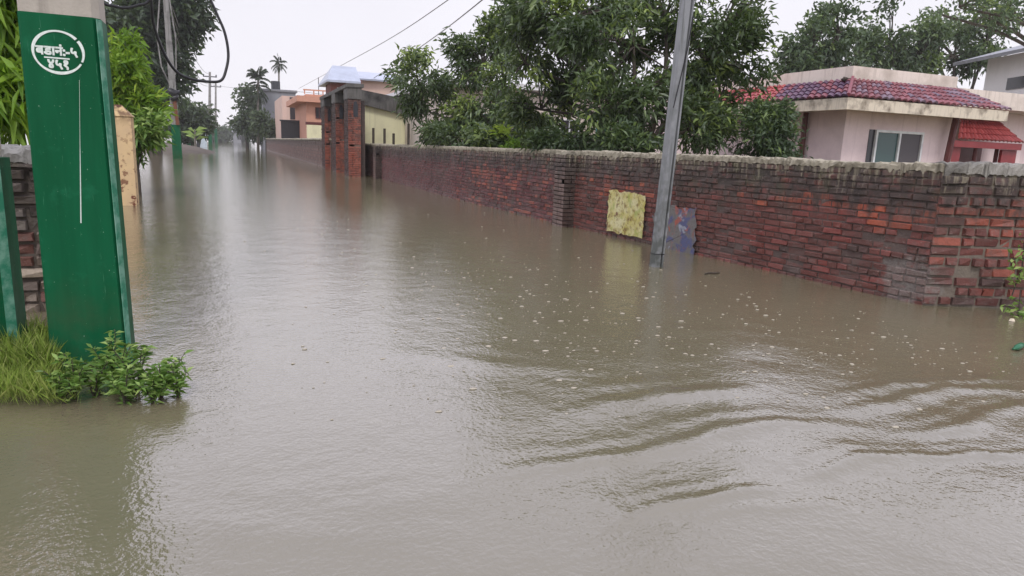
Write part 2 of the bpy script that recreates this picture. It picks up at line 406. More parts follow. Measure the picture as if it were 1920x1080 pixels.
for (cx, cy_, r0, A, lam) in rings:
    k = np.nonzero((np.abs(Pn[:, 0]-cx) < r0+.15) & (np.abs(Pn[:, 1]-cy_) < r0+.15))[0]
    r_ = np.hypot(Pn[k, 0]-cx, Pn[k, 1]-cy_); zn[k] += A*np.cos(2*math.pi*(r_-r0)/lam)*np.exp(-((r_-r0)/.05)**2)
dist = np.hypot(Pn[:, 0], Pn[:, 1]); zn *= 1-smooth(dist, 9, 15)
Z[near] = zn
nx, ny = len(xs), len(ys)
idx = np.arange(nx*ny).reshape(ny, nx)
quads = np.stack([idx[:-1, :-1], idx[:-1, 1:], idx[1:, 1:], idx[1:, :-1]], -1).reshape(-1, 4)
def fast_mesh(name, V, F):
    me = bpy.data.meshes.new(name); n = F.shape[1]
    me.vertices.add(len(V)); me.vertices.foreach_set('co', np.asarray(V, 'f').ravel())
    me.loops.add(F.size); me.loops.foreach_set('vertex_index', np.asarray(F, 'i').ravel())
    me.polygons.add(len(F)); me.polygons.foreach_set('loop_start', np.arange(0, F.size, n, dtype='i'))
    me.update(calc_edges=True); return me
wm = fast_mesh('flood_water', np.stack([P2[:, 0], P2[:, 1], Z], 1), quads)
tag(link('flood_water', wm, M['water'], None, True), kind='structure')
def mound(name, cx, cy, rx, ry, h, m, seed=0, n=26):
    r_ = np.random.default_rng(seed); V = []; F = []
    ph = r_.random(6)*6.28
    for i in range(n+1):
        for j in range(48):
            a = j/48*2*math.pi; q_ = i/n*1.25
            wob = 1+.12*math.sin(3*a+ph[0])+.07*math.sin(5*a+ph[1])
            z = h*(1-q_**2) if q_ < 1 else -.5*(q_-1)*2
            z += .04*h*math.sin(9*a+ph[2]+7*q_)+r_.normal(0, .02*h)
            V.append((cx+rx*q_*wob*math.cos(a), cy+ry*q_*wob*math.sin(a), z))
    for i in range(n):
        for j in range(48): F.append((i*48+j, i*48+(j+1) % 48, (i+1)*48+(j+1) % 48, (i+1)*48+j))
    return tag(link(name, fast_mesh(name, np.array(V), np.array(F)), m, None, True), kind='structure')
mound('mud_bank', -4.9, 63, 3.9, 5.5, .62, M['mud'], 1)
mound('soil_mound', -1.25, 3.98, .62, .36, .05, M['mud'], 2)
mound('garden_ground', 9.6, 15.5, 3.4, 6.5, .55, M['mud'], 3)

# rain bubbles drifting on the water
def bubbles():
    V = []; F = []; k = 0; rr = random.Random(4); cxy = (900, 500)
    while k < 1150:
        if k % 7 == 0 or rr.random() < .25: cxy = (rr.uniform(560, 1915), rr.uniform(395, 800))
        px, py = cxy[0]+rr.gauss(0, 60), cxy[1]+rr.gauss(0, 18)
        band = 455 + (px-760)*.17
        if abs(py-band-60) > rr.expovariate(1/95) + 25: continue
        p = gnd(px, py)
        if p.x > 4.6 or p.y > 13: continue
        r = rr.choice((.0025, .003, .003, .004, .004, .005, .006, .008, .012))*rr.uniform(.8, 1.2); b = len(V); sx = rr.uniform(1, 1.7)
        for i in range(4):
            a = i/3*math.pi/2*.98
            for j in range(9):
                t = j/9*6.283; V.append((p.x+r*sx*math.cos(a)*math.cos(t), p.y+r*math.cos(a)*math.sin(t), .002+r*.35*math.sin(a)))
        for i in range(3):
            for j in range(9): F.append((b+i*9+j, b+i*9+(j+1) % 9, b+(i+1)*9+(j+1) % 9, b+(i+1)*9+j))
        k += 1
    t = NT('bubble_foam'); sh = t.bsdf((.37, .33, .25), .12, .6)
    return link('rain_bubbles', fast_mesh('rain_bubbles', np.array(V), np.array(F)), t.done(sh), None, True)
tag(bubbles(), kind='stuff')

# ------------------------------------------------------------------ brick walls
def lerp3(a, b, f): return tuple(x+(y-x)*f for x, y in zip(a, b))
def vnoise(x, seed):
    i = math.floor(x); f = x-i; f = f*f*(3-2*f)
    h = lambda n: random.Random(n*7919+seed).random()
    return h(i)*(1-f)+h(i+1)*f
def near_tone(s, u, rr, seed):
    band = math.exp(-((u-(.66+.14*(vnoise(s*.7, seed)-.5)))/.10)**2)*max(0, 1.5*vnoise(s*.9+5, seed+1)-.25)
    x = rr.random()
    if x < band*.78: c = lerp3((.30, .060, .034), (.50, .105, .045), rr.random())
    elif x < .10+band: c = lerp3((.20, .042, .036), (.27, .060, .048), rr.random())
    else: c = lerp3((.115, .034, .029), (.205, .054, .043), rr.random())
    if rr.random() < .07: c = lerp3(c, (.045, .038, .036), .75)
    return c
def brickwork(mb, p0, p1, z0, z1, tone, bl=.212, bh=.063, mort=.011, out=.012, jit=.005, th=.22, seed=1, mtone=(.105, .075, .066), drop=.012):
    """one face of brick, looking to the left of p0->p1, in front of a mortar core of thickness th"""
    rr = random.Random(seed); p0 = Vector((*p0, 0)); p1 = Vector((*p1, 0)); t = (p1-p0); L = t.length; t /= L
    n = Vector((-t.y, t.x, 0))
    P = lambda s, z, o: (p0.x+t.x*s+n.x*o, p0.y+t.y*s+n.y*o, z)
    mb.add([P(0, z0, 0), P(L, z0, 0), P(L, z1, 0), P(0, z1, 0), P(0, z0, -th), P(L, z0, -th), P(L, z1, -th), P(0, z1, -th)],
           [(1, 0, 3, 2), (4, 5, 6, 7), (3, 7, 6, 2), (0, 4, 7, 3), (5, 1, 2, 6)], mtone)
    rows = int((z1-z0)/bh)
    for r in range(rows+1):
        za = z0+r*bh; zb = min(za+bh-mort, z1)
        if zb-za < .02: continue
        s = -(.5 if r % 2 else 0)*bl + rr.uniform(-.02, .02)
        while s < L:
            ln = bl*rr.choice((1, 1, 1, 1, .5)) if r % 3 else bl*.52*rr.uniform(.95, 1.06)
            a, b = max(s, 0), min(s+ln-mort, L); s += ln
            if L-b < .09: b = L+.010
            if b-a < .03 or rr.random() < drop: continue
            c = tone((a+b)/2, ((za+zb)/2)/z1, rr); o = out+rr.gauss(0, jit); o = max(o, .002)
            j = lambda q=.0065: rr.uniform(-q, q)
            A = [P(a, za, 0), P(b, za, 0), P(b, zb, 0), P(a, zb, 0)]
            k = .006
            B = [P(a+k+j(), za+k+j(), o+j(jit)), P(b-k+j(), za+k+j(), o+j(jit)), P(b-k+j(), zb-k+j(), o+j(jit)), P(a+k+j(), zb-k+j(), o+j(jit))]
            mb.add(A+B, [(5, 4, 7, 6), (1, 0, 4, 5), (2, 1, 5, 6), (3, 2, 6, 7), (0, 3, 7, 4)], c)
    return mb
def coping(p0, p1, z, w0, w1, h, step=.07, amp=.012, seed=3):
    step *= .45
    """a lumpy cement cap: rounded section, w0 in front of the wall face, w1 behind it"""
    rr = random.Random(seed); p0 = Vector((*p0, 0)); p1 = Vector((*p1, 0)); t = p1-p0; L = t.length; t /= L; n = Vector((-t.y, t.x, 0))
    sec = [(-w1, 0), (-w1, h*.8), (-w1*.75, h), (-w1*.3, h*1.06), (w0*.2, h*1.0), (w0*.8, h*.82), (w0, h*.45), (w0*.9, 0)]
    k = len(sec); N = max(2, int(L/step)); V = []; F = []; drift = 0
    for i in range(N+1):
        s = L*i/N; drift = .93*drift+rr.gauss(0, amp*.22)
        for q_, (o, zz) in enumerate(sec):
            e_ = rr.gauss(0, amp*.5); low = rr.choice((0, 0, -.01, -.02, -.045))*rr.random() if q_ == k-1 else 0
            oo = o+e_*.6; z_ = z+zz+low+(drift+e_ if zz > 0 else 0)
            V.append((p0.x+t.x*s+n.x*oo, p0.y+t.y*s+n.y*oo, z_))
    for i in range(N):
        for q_ in range(k): F.append((i*k+q_, i*k+(q_+1) % k, (i+1)*k+(q_+1) % k, (i+1)*k+q_))
    V = np.array(V); F = np.array(F); me = bpy.data.meshes.new('coping')
    me.from_pydata(V.tolist(), [], F.tolist()+[tuple(range(k)), tuple(range((N+1)*k-1, N*k-1, -1))])
    return me
WZ = 1.11
C0 = (5.33, 3.93); C1 = (4.90, 9.62); C2 = (4.72, 15.0); C3 = (4.76, 24.6)
wall = thing('brick_wall', 'old red brick boundary wall, black at the top, standing in the flood along the road', 'wall', (5.33, 3.93, 0))
mb = MB(); brickwork(mb, C0, C1, -.4, WZ, lambda s, u, r: near_tone(s, u, r, 3), seed=1)
mid_tone = lambda s, u, r: lerp3((.09, .028, .033), (.19, .046, .05), r.random()) if r.random() > .25*vnoise(s*.6, 8)+.25*math.exp(-((s-3.6)/1.2)**2)*(u > .4)+.4*math.exp(-((s-6.2)/.9)**2)*(u < .6) else lerp3((.26, .06, .045), (.40, .10, .06), r.random())
brickwork(mb, C1, C2, -.4, WZ, mid_tone, seed=2)
C4 = (at(681, 300, 27.4).x, 27.4)
brickwork(mb, C3, C4, -.4, WZ, lambda s, u, r: lerp3((.06, .022, .024), (.12, .034, .036), r.random()), seed=4)
brickwork(mb, C2, C3, -.4, WZ, lambda s, u, r: lerp3((.11, .036, .042), (.20, .054, .056), r.random()), seed=3)
mb.build('brickwork', M['brick'], wall)
for i, (a, b) in enumerate(((C0, C1), (C1, C2), (C2, C3), (C3, C4))):
    link('coping', coping(a, b, WZ, .016, .26, .05, .06, .013, 3+i), M['coping'], wall, False)
# buttress piers on the road side
def pier(at_y, x, ln, pr, zt, seed):
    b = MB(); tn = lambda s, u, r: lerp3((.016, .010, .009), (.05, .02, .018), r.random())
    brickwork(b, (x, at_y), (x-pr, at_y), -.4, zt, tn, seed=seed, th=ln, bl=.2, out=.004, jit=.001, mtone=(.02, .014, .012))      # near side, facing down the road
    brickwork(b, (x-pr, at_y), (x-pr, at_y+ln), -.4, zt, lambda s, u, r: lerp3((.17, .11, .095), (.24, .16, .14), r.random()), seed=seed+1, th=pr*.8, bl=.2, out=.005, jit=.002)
    b.build('pier', M['brick'], wall)
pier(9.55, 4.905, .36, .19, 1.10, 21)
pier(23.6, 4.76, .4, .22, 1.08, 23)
# return wall past the corner
D0 = (5.33, 3.93); D1 = (9.4, 2.42)
ret = thing('brick_wall', 'eroded brick wall turning the corner, pale mortar and bright red bricks', 'wall', (5.33, 3.93, 0))
mb = MB()
def ret_tone(s, u, r):
    return near_tone(s*1.3+9, u*.92+.06, r, 30) if r.random() > .22 else lerp3((.26, .062, .045), (.38, .092, .055), r.random())
brickwork(mb, D1, D0, -.4, 1.10, ret_tone, seed=9, out=.022, jit=.009, mort=.019, bh=.083, mtone=(.20, .175, .135), drop=.03)
mb.build('brickwork', M['brick'], ret)
link('coping', coping(D1, D0, 1.10, .02, .26, .075, .05, .014, 11), M['coping_top'], ret)
def lump(name, m, parent, pts, seed, sub=2, am=.25):
    import bmesh
    bm = bmesh.new(); rr = random.Random(seed)
    for (c, r) in pts:
        x = bmesh.ops.create_icosphere(bm, subdivisions=sub, radius=1.0)
        for v in x['verts']:
            k = 1+rr.uniform(-am, am); v.co = Vector((c[0]+v.co.x*r[0]*k, c[1]+v.co.y*r[1]*k, c[2]+v.co.z*r[2]*k))
    me = bpy.data.meshes.new(name); bm.to_mesh(me); bm.free(); return link(name, me, m, parent, True)
# far boundary wall beyond the tower
fw_ = thing('brick_wall', 'low grey brown brick wall running on past the tall pillared section', 'wall', (4.05, 31, 0))
mb = MB(); brickwork(mb, (4.06, 31.2), (3.95, 86), -.4, 1.25, lambda s, u, r: lerp3((.15, .085, .075), (.24, .13, .11), r.random()), seed=41, bl=.47, bh=.16, mort=.03)
mb.build('brickwork', M['brick_far'], fw_)
link('coping', coping((4.06, 31.2), (3.95, 86), 1.25, .06, .26, .08, .4, .01, 44), M['coping'], fw_)

# painted poster and mural on the near wall
def on_wall(p0, p1, s0, s1, z0, z1, o, skew=0):
    p0 = Vector((*p0, 0)); p1 = Vector((*p1, 0)); t = (p1-p0).normalized(); n = Vector((-t.y, t.x, 0))
    return [tuple(p0+t*s+n*o+Vector((0, 0, z))) for s, z in ((s0, z0+skew), (s1, z0), (s1, z1), (s0, z1))]
def wall_s(px, py):              # where a ray meets the near wall face
    d = ray(px, py); o = Vector((0, 0, CAM_H)); p0 = Vector((*C0, 0)); t = (Vector((*C1, 0))-p0).normalized(); n = Vector((-t.y, t.x, 0))
    k = (p0-o).dot(n)/Vector(d).dot(n); q_ = o+Vector(d)*k
    return (q_-p0).dot(t), q_.z
def sheet(name, m, corners, parent=None, rag=.012, th=.004, nn=14, seed=0):
    """a thin sheet with ragged edges"""
    rr = random.Random(seed); a, b, c, d = map(Vector, corners); V = []
    ring = []
    for (p, q_) in ((a, b), (b, c), (c, d), (d, a)):
        for i in range(nn): ring.append(p.lerp(q_, i/nn)+Vector((rr.gauss(0, .0), rr.gauss(0, rag), rr.gauss(0, rag))))
    nrm = (b-a).cross(d-a).normalized()*th; k = len(ring)
    mb = MB(); mb.add([p-nrm for p in ring]+ring, [tuple(range(k-1, -1, -1)), tuple(range(k, 2*k))]+[(i, (i+1) % k, k+(i+1) % k, k+i) for i in range(k)])
    return mb.build(name, m, parent)
s1, zt = wall_s(1146, 357); s0, _ = wall_s(1215, 362); _, zb = wall_s(1180, 440)
pc = on_wall(C0, C1, s0, s1, zb, zt, .034)
tag(sheet('poster', M['poster'], pc, None, .010, seed=3), 'faded yellow painted panel on the brick wall beside the grey pole', 'poster')
s1, zt = wall_s(1247, 385); s0, _ = wall_s(1305, 395); _, zb = wall_s(1290, 480)
pc = on_wall(C0, C1, s0-.05, s1+.15, max(zb, -.1), zt, .030)
sheet('mural_patch', M['mural'], pc, wall, .02, seed=6)
s1, zt = wall_s(1085, 360); s0, _ = wall_s(1143, 362)

# tall pillared brick section by the road
tw = thing('brick_gate_wall', 'tall weathered brick wall section with pillars and blackened concrete top', 'wall', (4.3, 24.8, 0))
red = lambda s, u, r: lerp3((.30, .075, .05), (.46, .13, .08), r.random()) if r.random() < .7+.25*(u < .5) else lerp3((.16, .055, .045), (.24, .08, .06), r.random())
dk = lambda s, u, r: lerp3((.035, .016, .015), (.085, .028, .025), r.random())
TP = []
for (pxa, pxb, pxd, yb) in ((654, 677, 647, 331), (630.5, 648, 624.5, 324), (610, 626, 604, 317.5)):
    Yp = gnd((pxa+pxb)/2, yb).y; xa, xb = at(pxa, 300, Yp).x, at(pxb, 300, Yp).x
    d_ = ray(pxd, 300); dep = xa*d_[1]/d_[0]-Yp; TP.append((xa, xb, Yp, max(.5, min(dep, 1.6))))
Y0, Y1 = TP[0][2], TP[2][2]+TP[2][3]; xw = max(t_[1] for t_ in TP)
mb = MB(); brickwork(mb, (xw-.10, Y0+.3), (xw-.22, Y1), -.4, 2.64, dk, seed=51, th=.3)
mb.build('brickwork', M['brick_tower'], tw)
for i, (xa, xb, Yp, dep) in enumerate(TP):
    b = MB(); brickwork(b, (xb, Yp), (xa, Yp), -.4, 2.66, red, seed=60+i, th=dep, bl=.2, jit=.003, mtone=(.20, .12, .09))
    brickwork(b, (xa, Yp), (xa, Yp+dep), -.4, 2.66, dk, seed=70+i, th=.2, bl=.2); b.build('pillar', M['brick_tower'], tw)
    b = MB(); xm = (xa+xb)/2+.03
    pts = [(xm-.07, 2.06), (xm+.07, 2.06), (xm+.08, 2.45), (xm+.03, 2.58), (xm-.04, 2.58), (xm-.08, 2.45)]
    n = 6; b.add([(x, Yp-.022, z) for x, z in pts]+[(x, Yp+.05, z) for x, z in pts], [tuple(range(n)), tuple(range(2*n-1, n-1, -1))]+[((i_+1) % n, i_, n+i_, n+(i_+1) % n) for i_ in range(n)])
    b.build('niche_shade', M['dark_metal'], tw)  # solid dark plate on the pillar face, standing in for a hollow's shade
    b = MB(); b.box((xa-.03, Yp-.04, 2.662), (xb+.03, Yp+dep+.02, 3.05-.02*i)); b.build('pillar_head', M['black_concrete'], tw)
b = MB(); b.slab((TP[0][0]-.06, Y0-.08, 3.16), (TP[0][1]+.1, Y0-.08, 3.18), (TP[2][1]+.1, Y1+.1, 3.12), (TP[2][0]-.06, Y1+.1, 3.1), .12); b.build('top_beam', M['black_concrete'], tw)

# ------------------------------------------------------------------ left side: ruined wall, gate pillar
rw = thing('rubble_wall', 'broken end of an old mossy brick wall behind the green poles', 'wall', (-1.2, 5.2, 0))
mb = MB()
pale = lambda s, u, r: (lerp3((.13, .10, .085), (.50, .42, .32), r.random()) if r.random() < .7 else (.16, .06, .045)) if u < .55 else lerp3((.05, .046, .04), (.17, .15, .125), r.random())
brickwork(mb, (-1.13, 5.2), (-1.30, 5.2), -.4, .97, pale, seed=91, out=.03, jit=.016, mort=.018, bh=.078, bl=.13, th=.4, mtone=(.10, .085, .07))
brickwork(mb, (-1.325, 5.27), (-3.4, 5.5), -.4, .97, lambda s, u, r: lerp3((.035, .03, .027), (.12, .09, .075), r.random()), seed=92, out=.02, jit=.010, mort=.02, bh=.085, th=.3, mtone=(.05, .045, .04))
mb.build('brickwork', M['rubble'], rw)
link('coping', coping((-1.10, 5.19), (-3.4, 5.44), .96, .05, .4, .09, .05, .016, 13), M['coping_grey'], rw)
gp = thing('gate_pillar', 'peeling yellow plastered gate pillar in the water beyond the numbered green pole', 'pillar', (-1.63, 13.1, 0))
b = MB(); b.box((-1.82, 13.0, -.4), (-1.47, 13.35, 1.44)); b.build('shaft', M['peeled'], gp)
b = MB(); b.prism([(-1.84, 12.98), (-1.45, 12.98), (-1.45, 13.37), (-1.84, 13.37)], 1.44, 1.62, [(-1.80, 13.02), (-1.60, 13.02), (-1.62, 13.33), (-1.80, 13.33)]); b.build('cap', M['peeled'], gp)

# ------------------------------------------------------------------ utility poles
def tpoly(cx, cy, w, d, ch=.02):
    w /= 2; d /= 2
    return [(cx-w+ch, cy-d), (cx+w-ch, cy-d), (cx+w, cy-d+ch), (cx+w, cy+d-ch), (cx+w-ch, cy+d), (cx-w+ch, cy+d), (cx-w, cy+d-ch), (cx-w, cy-d+ch)]
np_ = thing('utility_pole', 'wide green painted concrete pole with a white circled number and weeds at its foot', 'utility pole', (-.68, 3.9, 0))
PY = 3.79
def pole_sec(z):                     # front face x range at height z
    f = z/1.7; return (-.842, -.505-.025*f)
def pole_part(z0, z1, gr=0.0):
    a0, b0 = pole_sec(z0); a1, b1 = pole_sec(z1); e_ = gr
    q_ = lambda a, b: [(a-e_, PY-e_+.012), (a-e_+.012, PY-e_), (b+e_-.028, PY-e_), (b+e_, PY-e_+.03), (b+e_, PY+.20+e_), (a-e_, PY+.20+e_)]
    return MB().prism(q_(a0, b0), z0, z1, q_(a1, b1))
pole_part(-.5, 1.665, .002).build('painted_base', M['green'], np_)
pole_part(1.665, 9.0).build('shaft', M['pole_concrete'], np_)
# scuffed pale arris on the road side of the painted base
b = MB()
def side_strip(z0, z1, e_): return [(pole_sec(z0)[1]+e_-.012, PY-e_-.0005, z0), (pole_sec(z0)[1]+e_+.0035, PY+.032, z0), (pole_sec(z1)[1]+e_+.0035, PY+.032, z1), (pole_sec(z1)[1]+e_-.012, PY-e_-.0005, z1)]
b.slab(*side_strip(.0, 1.66, .003), .004)
b.build('worn_edge', M['green_edge'], np_)
# writing, ring, paint run
def text_mesh(txt, size, width, centre, bold=.0):
    cu = bpy.data.curves.new('pole_number', 'FONT'); cu.body = txt; cu.size = size; cu.align_x = 'CENTER'; cu.offset = .0006; cu.extrude = .0008
    o = bpy.data.objects.new('pole_number', cu); COL.objects.link(o)
    me = bpy.data.meshes.new_from_object(o.evaluated_get(bpy.context.evaluated_depsgraph_get()))
    bpy.data.objects.remove(o); bpy.data.curves.remove(cu)
    co = np.empty(len(me.vertices)*3, 'f'); me.vertices.foreach_get('co', co); co = co.reshape(-1, 3)
    lo, hi = co.min(0), co.max(0); sc = width/(hi[0]-lo[0]); c = (lo+hi)/2
    out = np.stack([centre[0]+(co[:, 0]-c[0])*sc, np.full(len(co), PY-.0045)-co[:, 2]*1.2, centre[2]+(co[:, 1]-c[1])*sc*1.05], 1)
    tris = np.empty(len(me.loops), 'i'); me.loops.foreach_get('vertex_index', tris); F = []; V = []
    for k, (dx, dz) in enumerate(((0, 0), (bold, 0), (0, bold), (bold, bold))):
        V += [(x+dx, y-.00025*k, z+dz) for x, y, z in out]; F += [tuple(int(i)+k*len(co) for i in tris[p.loop_start:p.loop_start+p.loop_total]) for p in me.polygons]
    m2 = bpy.data.meshes.new('painted_text'); m2.from_pydata(V, [], F); bpy.data.meshes.remove(me)
    return m2
rc = at(110, 98, PY)
link('painted_text', text_mesh('बडानं:-५', .05, .160, at(106, 95, PY), .0028), M['white_paint'], np_)
link('painted_text', text_mesh('४५१', .05, .078, at(109, 122, PY), .0028), M['white_paint'], np_)
b = MB(); pa, pb = at(83, 107, PY), at(131, 111, PY)
b.slab((pa.x, PY-.0042, pa.z-.003), (pb.x, PY-.0042, pb.z-.003), (pb.x, PY-.0042, pb.z+.003), (pa.x, PY-.0042, pa.z+.003), .0015); b.build('dividing_line', M['white_paint'], np_)
b = MB(); rr_ = random.Random(2)
for a0, a1 in ((R(42), R(330)), (R(336), R(396))):
    n = 40; pi_ = []; po = []
    for i in range(n+1):
        a = a0+(a1-a0)*i/n; ra = .0975; wd = .0052*(1+.25*math.sin(3*a))
        pi_.append((rc.x+(ra-wd)*math.cos(a), rc.z+(ra*.93-wd)*math.sin(a))); po.append((rc.x+(ra+wd)*math.cos(a), rc.z+(ra*.93+wd)*math.sin(a)))
    V = [(x, PY-.0050, z) for x, z in pi_+po]+[(x, PY-.0030, z) for x, z in pi_+po]; k = n+1
    fs = []
    for i in range(n):
        fs += [(i, i+1, k+i+1, k+i), (2*k+i, i, i+1, 2*k+i+1)[::-1], (k+i, k+i+1, 3*k+i+1, 3*k+i)]
    b.add(V, fs)
b.build('painted_ring', M['white_paint'], np_)
b = MB(); p_ = [at(149, 150, PY), at(150, 260, PY), at(151, 340, PY), at(152, 418, PY)]
for q_ in p_: q_.y = PY-.002
b.tube(p_, [.0006, .0008, .0022, .0028], 6); b.build('paint_run', M['white_paint'], np_)
p2 = thing('utility_pole', 'second green pole, its worn pale edge showing, half out of view beside the rubble wall', 'utility pole', (-1.15, 4.0, 0))
q_ = lambda e_, x: [(-1.40, 3.90), (x-.065, 3.90), (x, 3.945), (x, 4.12), (-1.40, 4.12)]
b = MB(); b.prism(q_(0, -1.005), -.5, 1.02, q_(0, -1.005)); b.build('painted_base', M['green'], p2)
b = MB(); b.slab((-1.040, 3.918, .02), (-1.0035, 3.943, .02), (-1.0035, 3.943, 1.02), (-1.040, 3.918, 1.02), .004); b.build('worn_edge', M['green_edge'], p2)
b = MB(); b.prism([(x, y) for x, y in q_(0, -1.035)], 1.02, 9); b.build('shaft', M['pole_concrete'], p2)

# middle grey channel pole
mp = thing('utility_pole', 'bare grey channel section pole standing in the flood by the yellow panel', 'utility pole', (4.11, 6.06, 0))
lean = Vector((.115, 0, 2.65))/2.65
def chan(w, d): return [(-w/2, -d/2), (w*.10, -d/2), (w*.10, -d/2+.03), (w*.33, -d/2+.03), (w*.33, -d/2), (w/2, -d/2), (w/2, d/2), (-w/2, d/2)]
def lean_prism(poly, z0, z1, sc=1.0):
    b = MB(); f = lambda z: [(4.11+lean.x*z+x*sc, 6.06+lean.y*z+y*sc) for x, y in poly]; return b.prism(f(z0), z0, z1, f(z1))
lean_prism(chan(.104, .10), -.5, 3.6).build('shaft', M['grey_pole'], mp)
b = MB(); c_ = 4.11+lean.x*.12
b.prism([(c_-.056, 6.006), (c_+.056, 6.006), (c_+.056, 6.114), (c_-.056, 6.114)], .135, .142); b.build('strap', M['black'], mp)
b = MB()
z_ = [1.62, 1.9, 2.2, 2.5]; x_ = [-.053, -.01, .035, .053]
b.tube([(4.11+lean.x*z+x, 6.006, z) for x, z in zip(x_, z_)], .006, 6); b.build('loose_wire', M['black'], mp)

# numbered pole far down the road with coiled cables
fp = thing('utility_pole', 'weathered concrete pole with green base and a black cable coil, before the mud bank', 'utility pole', (-2.55, 40.8, 0))
b = MB(); b.prism(tpoly(-2.55, 40.8, .46, .3), -.5, 1.75, tpoly(-2.58, 40.8, .42, .28)); b.build('painted_base', M['green'], fp)
b = MB(); b.prism(tpoly(-2.58, 40.8, .36, .24), 1.75, 9.6, tpoly(-2.72, 40.8, .22, .16)); b.build('shaft', M['coping_grey'], fp)
lump('cable_coil', M['black'], fp, [((-2.62, 40.6, 3.35), (.32, .2, .22)), ((-2.55, 40.6, 3.1), (.22, .18, .2))], 3, 2, .25)
b = MB(); b.tube([(-2.55, 40.62, 3.0), (-2.5, 40.6, 2.3), (-2.45, 40.6, 1.75)], [.10, .08, .09], 7); b.build('rusty_duct', M['rust'], fp)
for sx in (-.5, .35):
    b = MB(); b.tube([(-2.62, 40.7, 3.5), (-2.66+sx*.8, 40.65, 4.6), (-2.68+sx, 40.65, 6.0), (-2.7+sx*.5, 40.7, 8.0)], .035, 5); b.build('hanging_cable', M['coping_grey'], fp)
for i, (px, base, top, Yp) in enumerate(((393.5, 269.5, 135, 118), (404.5, 267, 156, 152))):
    p0_ = at(px+1, base, Yp); p1_ = at(px, top, Yp)
    fpp = thing('utility_pole', ['tall distant pole with a cross arm at the far end of the flooded road', 'slimmer distant pole just beyond the cross armed one'][i], 'utility pole', (p0_.x, Yp, 0))
    b = MB(); b.prism(tpoly(p0_.x, Yp, .55, .4), -.5, 3.0, tpoly(p0_.x, Yp, .5, .36)); b.build('painted_base', M['green'], fpp)
    b = MB(); b.prism(tpoly(p0_.x, Yp, .46, .34), 3.0, p1_.z, tpoly(p1_.x, Yp, .3, .26)); b.build('shaft', M['coping_grey'], fpp)
    b = MB(); b.box((p1_.x-1.0, Yp-.1, p1_.z-.75), (p1_.x+.95, Yp+.02, p1_.z-.6)); b.build('cross_arm', M['dark_metal'], fpp)
    for k in (-.9, .0, .85):
        b = MB(); b.tube([(p1_.x+k, Yp-.05, p1_.z-.6), (p1_.x+k, Yp-.05, p1_.z-.35)], .09, 6); b.build('insulator', M['dark_metal'], fpp)

# ------------------------------------------------------------------ cables
def catmull(pts, n=10):
    P = [Vector(p) for p in pts]; P = [2*P[0]-P[1]]+P+[2*P[-1]-P[-2]]; out = []
    for i in range(1, len(P)-2):
        for k in range(n):
            t = k/n; a, b, c, d = P[i-1:i+3]
            out.append(.5*((2*b)+(c-a)*t+(2*a-5*b+4*c-d)*t*t+(3*b-a-3*c+d)*t**3))
    out.append(P[-2]); return out
def cable(name, pix, Ys, r, label, m='black'):
    pts = catmull([at(px, py, y) for (px, py), y in zip(pix, Ys)])
    b = MB(); b.tube(pts, r, 7); o = b.build(name, M[m], None, True); return tag(o, label, 'cable')
lp = [(278, -160), (281, -60), (284, 10), (288, 45), (299, 80), (316, 115), (334, 137), (358, 148), (388, 153), (414, 151), (424, 130), (428, 100), (421, 60), (404, 20), (380, -40), (350, -170)]
cable('cable', lp, np.linspace(4.5, 4.9, len(lp)), .0085, 'thick black cable hanging in a big loop beside the numbered green pole')
cable('cable', [(140, -60), (190, 2), (212, 11), (234, 15), (258, 10), (280, -1), (296, -60)], np.linspace(4.3, 4.5, 7), .0075, 'short black cable sagging between the pole top and the looped cable')
cable('cable', [(560, 166), (632, 127), (730, 73), (840, 0), (1000, -120)], [75, 48, 30, 20, 13], .014, 'thin overhead wire, upper of the two crossing the sky before the mango tree', 'coping_grey')
cable('cable', [(640, 185), (706, 143), (800, 80), (904, 0), (1040, -120)], [65, 44, 28, 19, 13], .018, 'darker overhead wire, lower of the two crossing the sky before the mango tree', 'coping_grey')
wy = [(120, 118), (100, 90), (60, 60), (45, 40.8)]
for i, (ya, xa) in enumerate(((163, 330), (160, 344), (141, 350))):
    cable('cable', [(404-12*(i == 2), ya-2), (380, ya-4-3*i), (350, 120-18*i), (322, 40-14*i)], [118, 85, 58, 41], .02, ['faint wire, lowest of those between the distant poles', 'faint wire, middle one of those between the distant poles', 'faint wire, topmost of those between the distant poles'][i], 'coping_grey')
cable('cable', [(400, 160), (470, 168), (560, 172), (612, 178)], [120, 100, 80, 70], .022, 'faint wire running from the distant poles to the blue roofed house', 'coping_grey')

# ------------------------------------------------------------------ foliage
def leaf_mesh(name, pos, dirs, L, Wd, tint, fold=.25, droop=.15):
    N = len(pos); d = dirs/np.linalg.norm(dirs, axis=1, keepdims=True)
    rnd = RNG.normal(size=(N, 3)); side = np.cross(d, rnd); side /= np.linalg.norm(side, axis=1, keepdims=True)+1e-9
    up = np.cross(side, d); up *= np.sign(up[:, 2:3]+1e-6); L = L[:, None]; Wd = Wd[:, None]
    v0 = pos; mid = pos+d*L*.42
    v1 = mid+side*Wd*.5+up*Wd*fold; v3 = mid-side*Wd*.5+up*Wd*fold
    v2 = pos+d*L+np.array([0, 0, -1])*L*droop
    V = np.stack([v0, v1, v2, v3], 1).reshape(-1, 3); b = np.arange(N)[:, None]*4
    F = np.concatenate([b+np.array([0, 1, 2]), b+np.array([0, 2, 3])], 1).reshape(-1, 3)
    me = fast_mesh(name, V, F); a = me.attributes.new('tint', 'FLOAT', 'FACE'); a.data.foreach_set('value', np.repeat(np.clip(tint, 0, 1), 2).astype('f'))
    return me
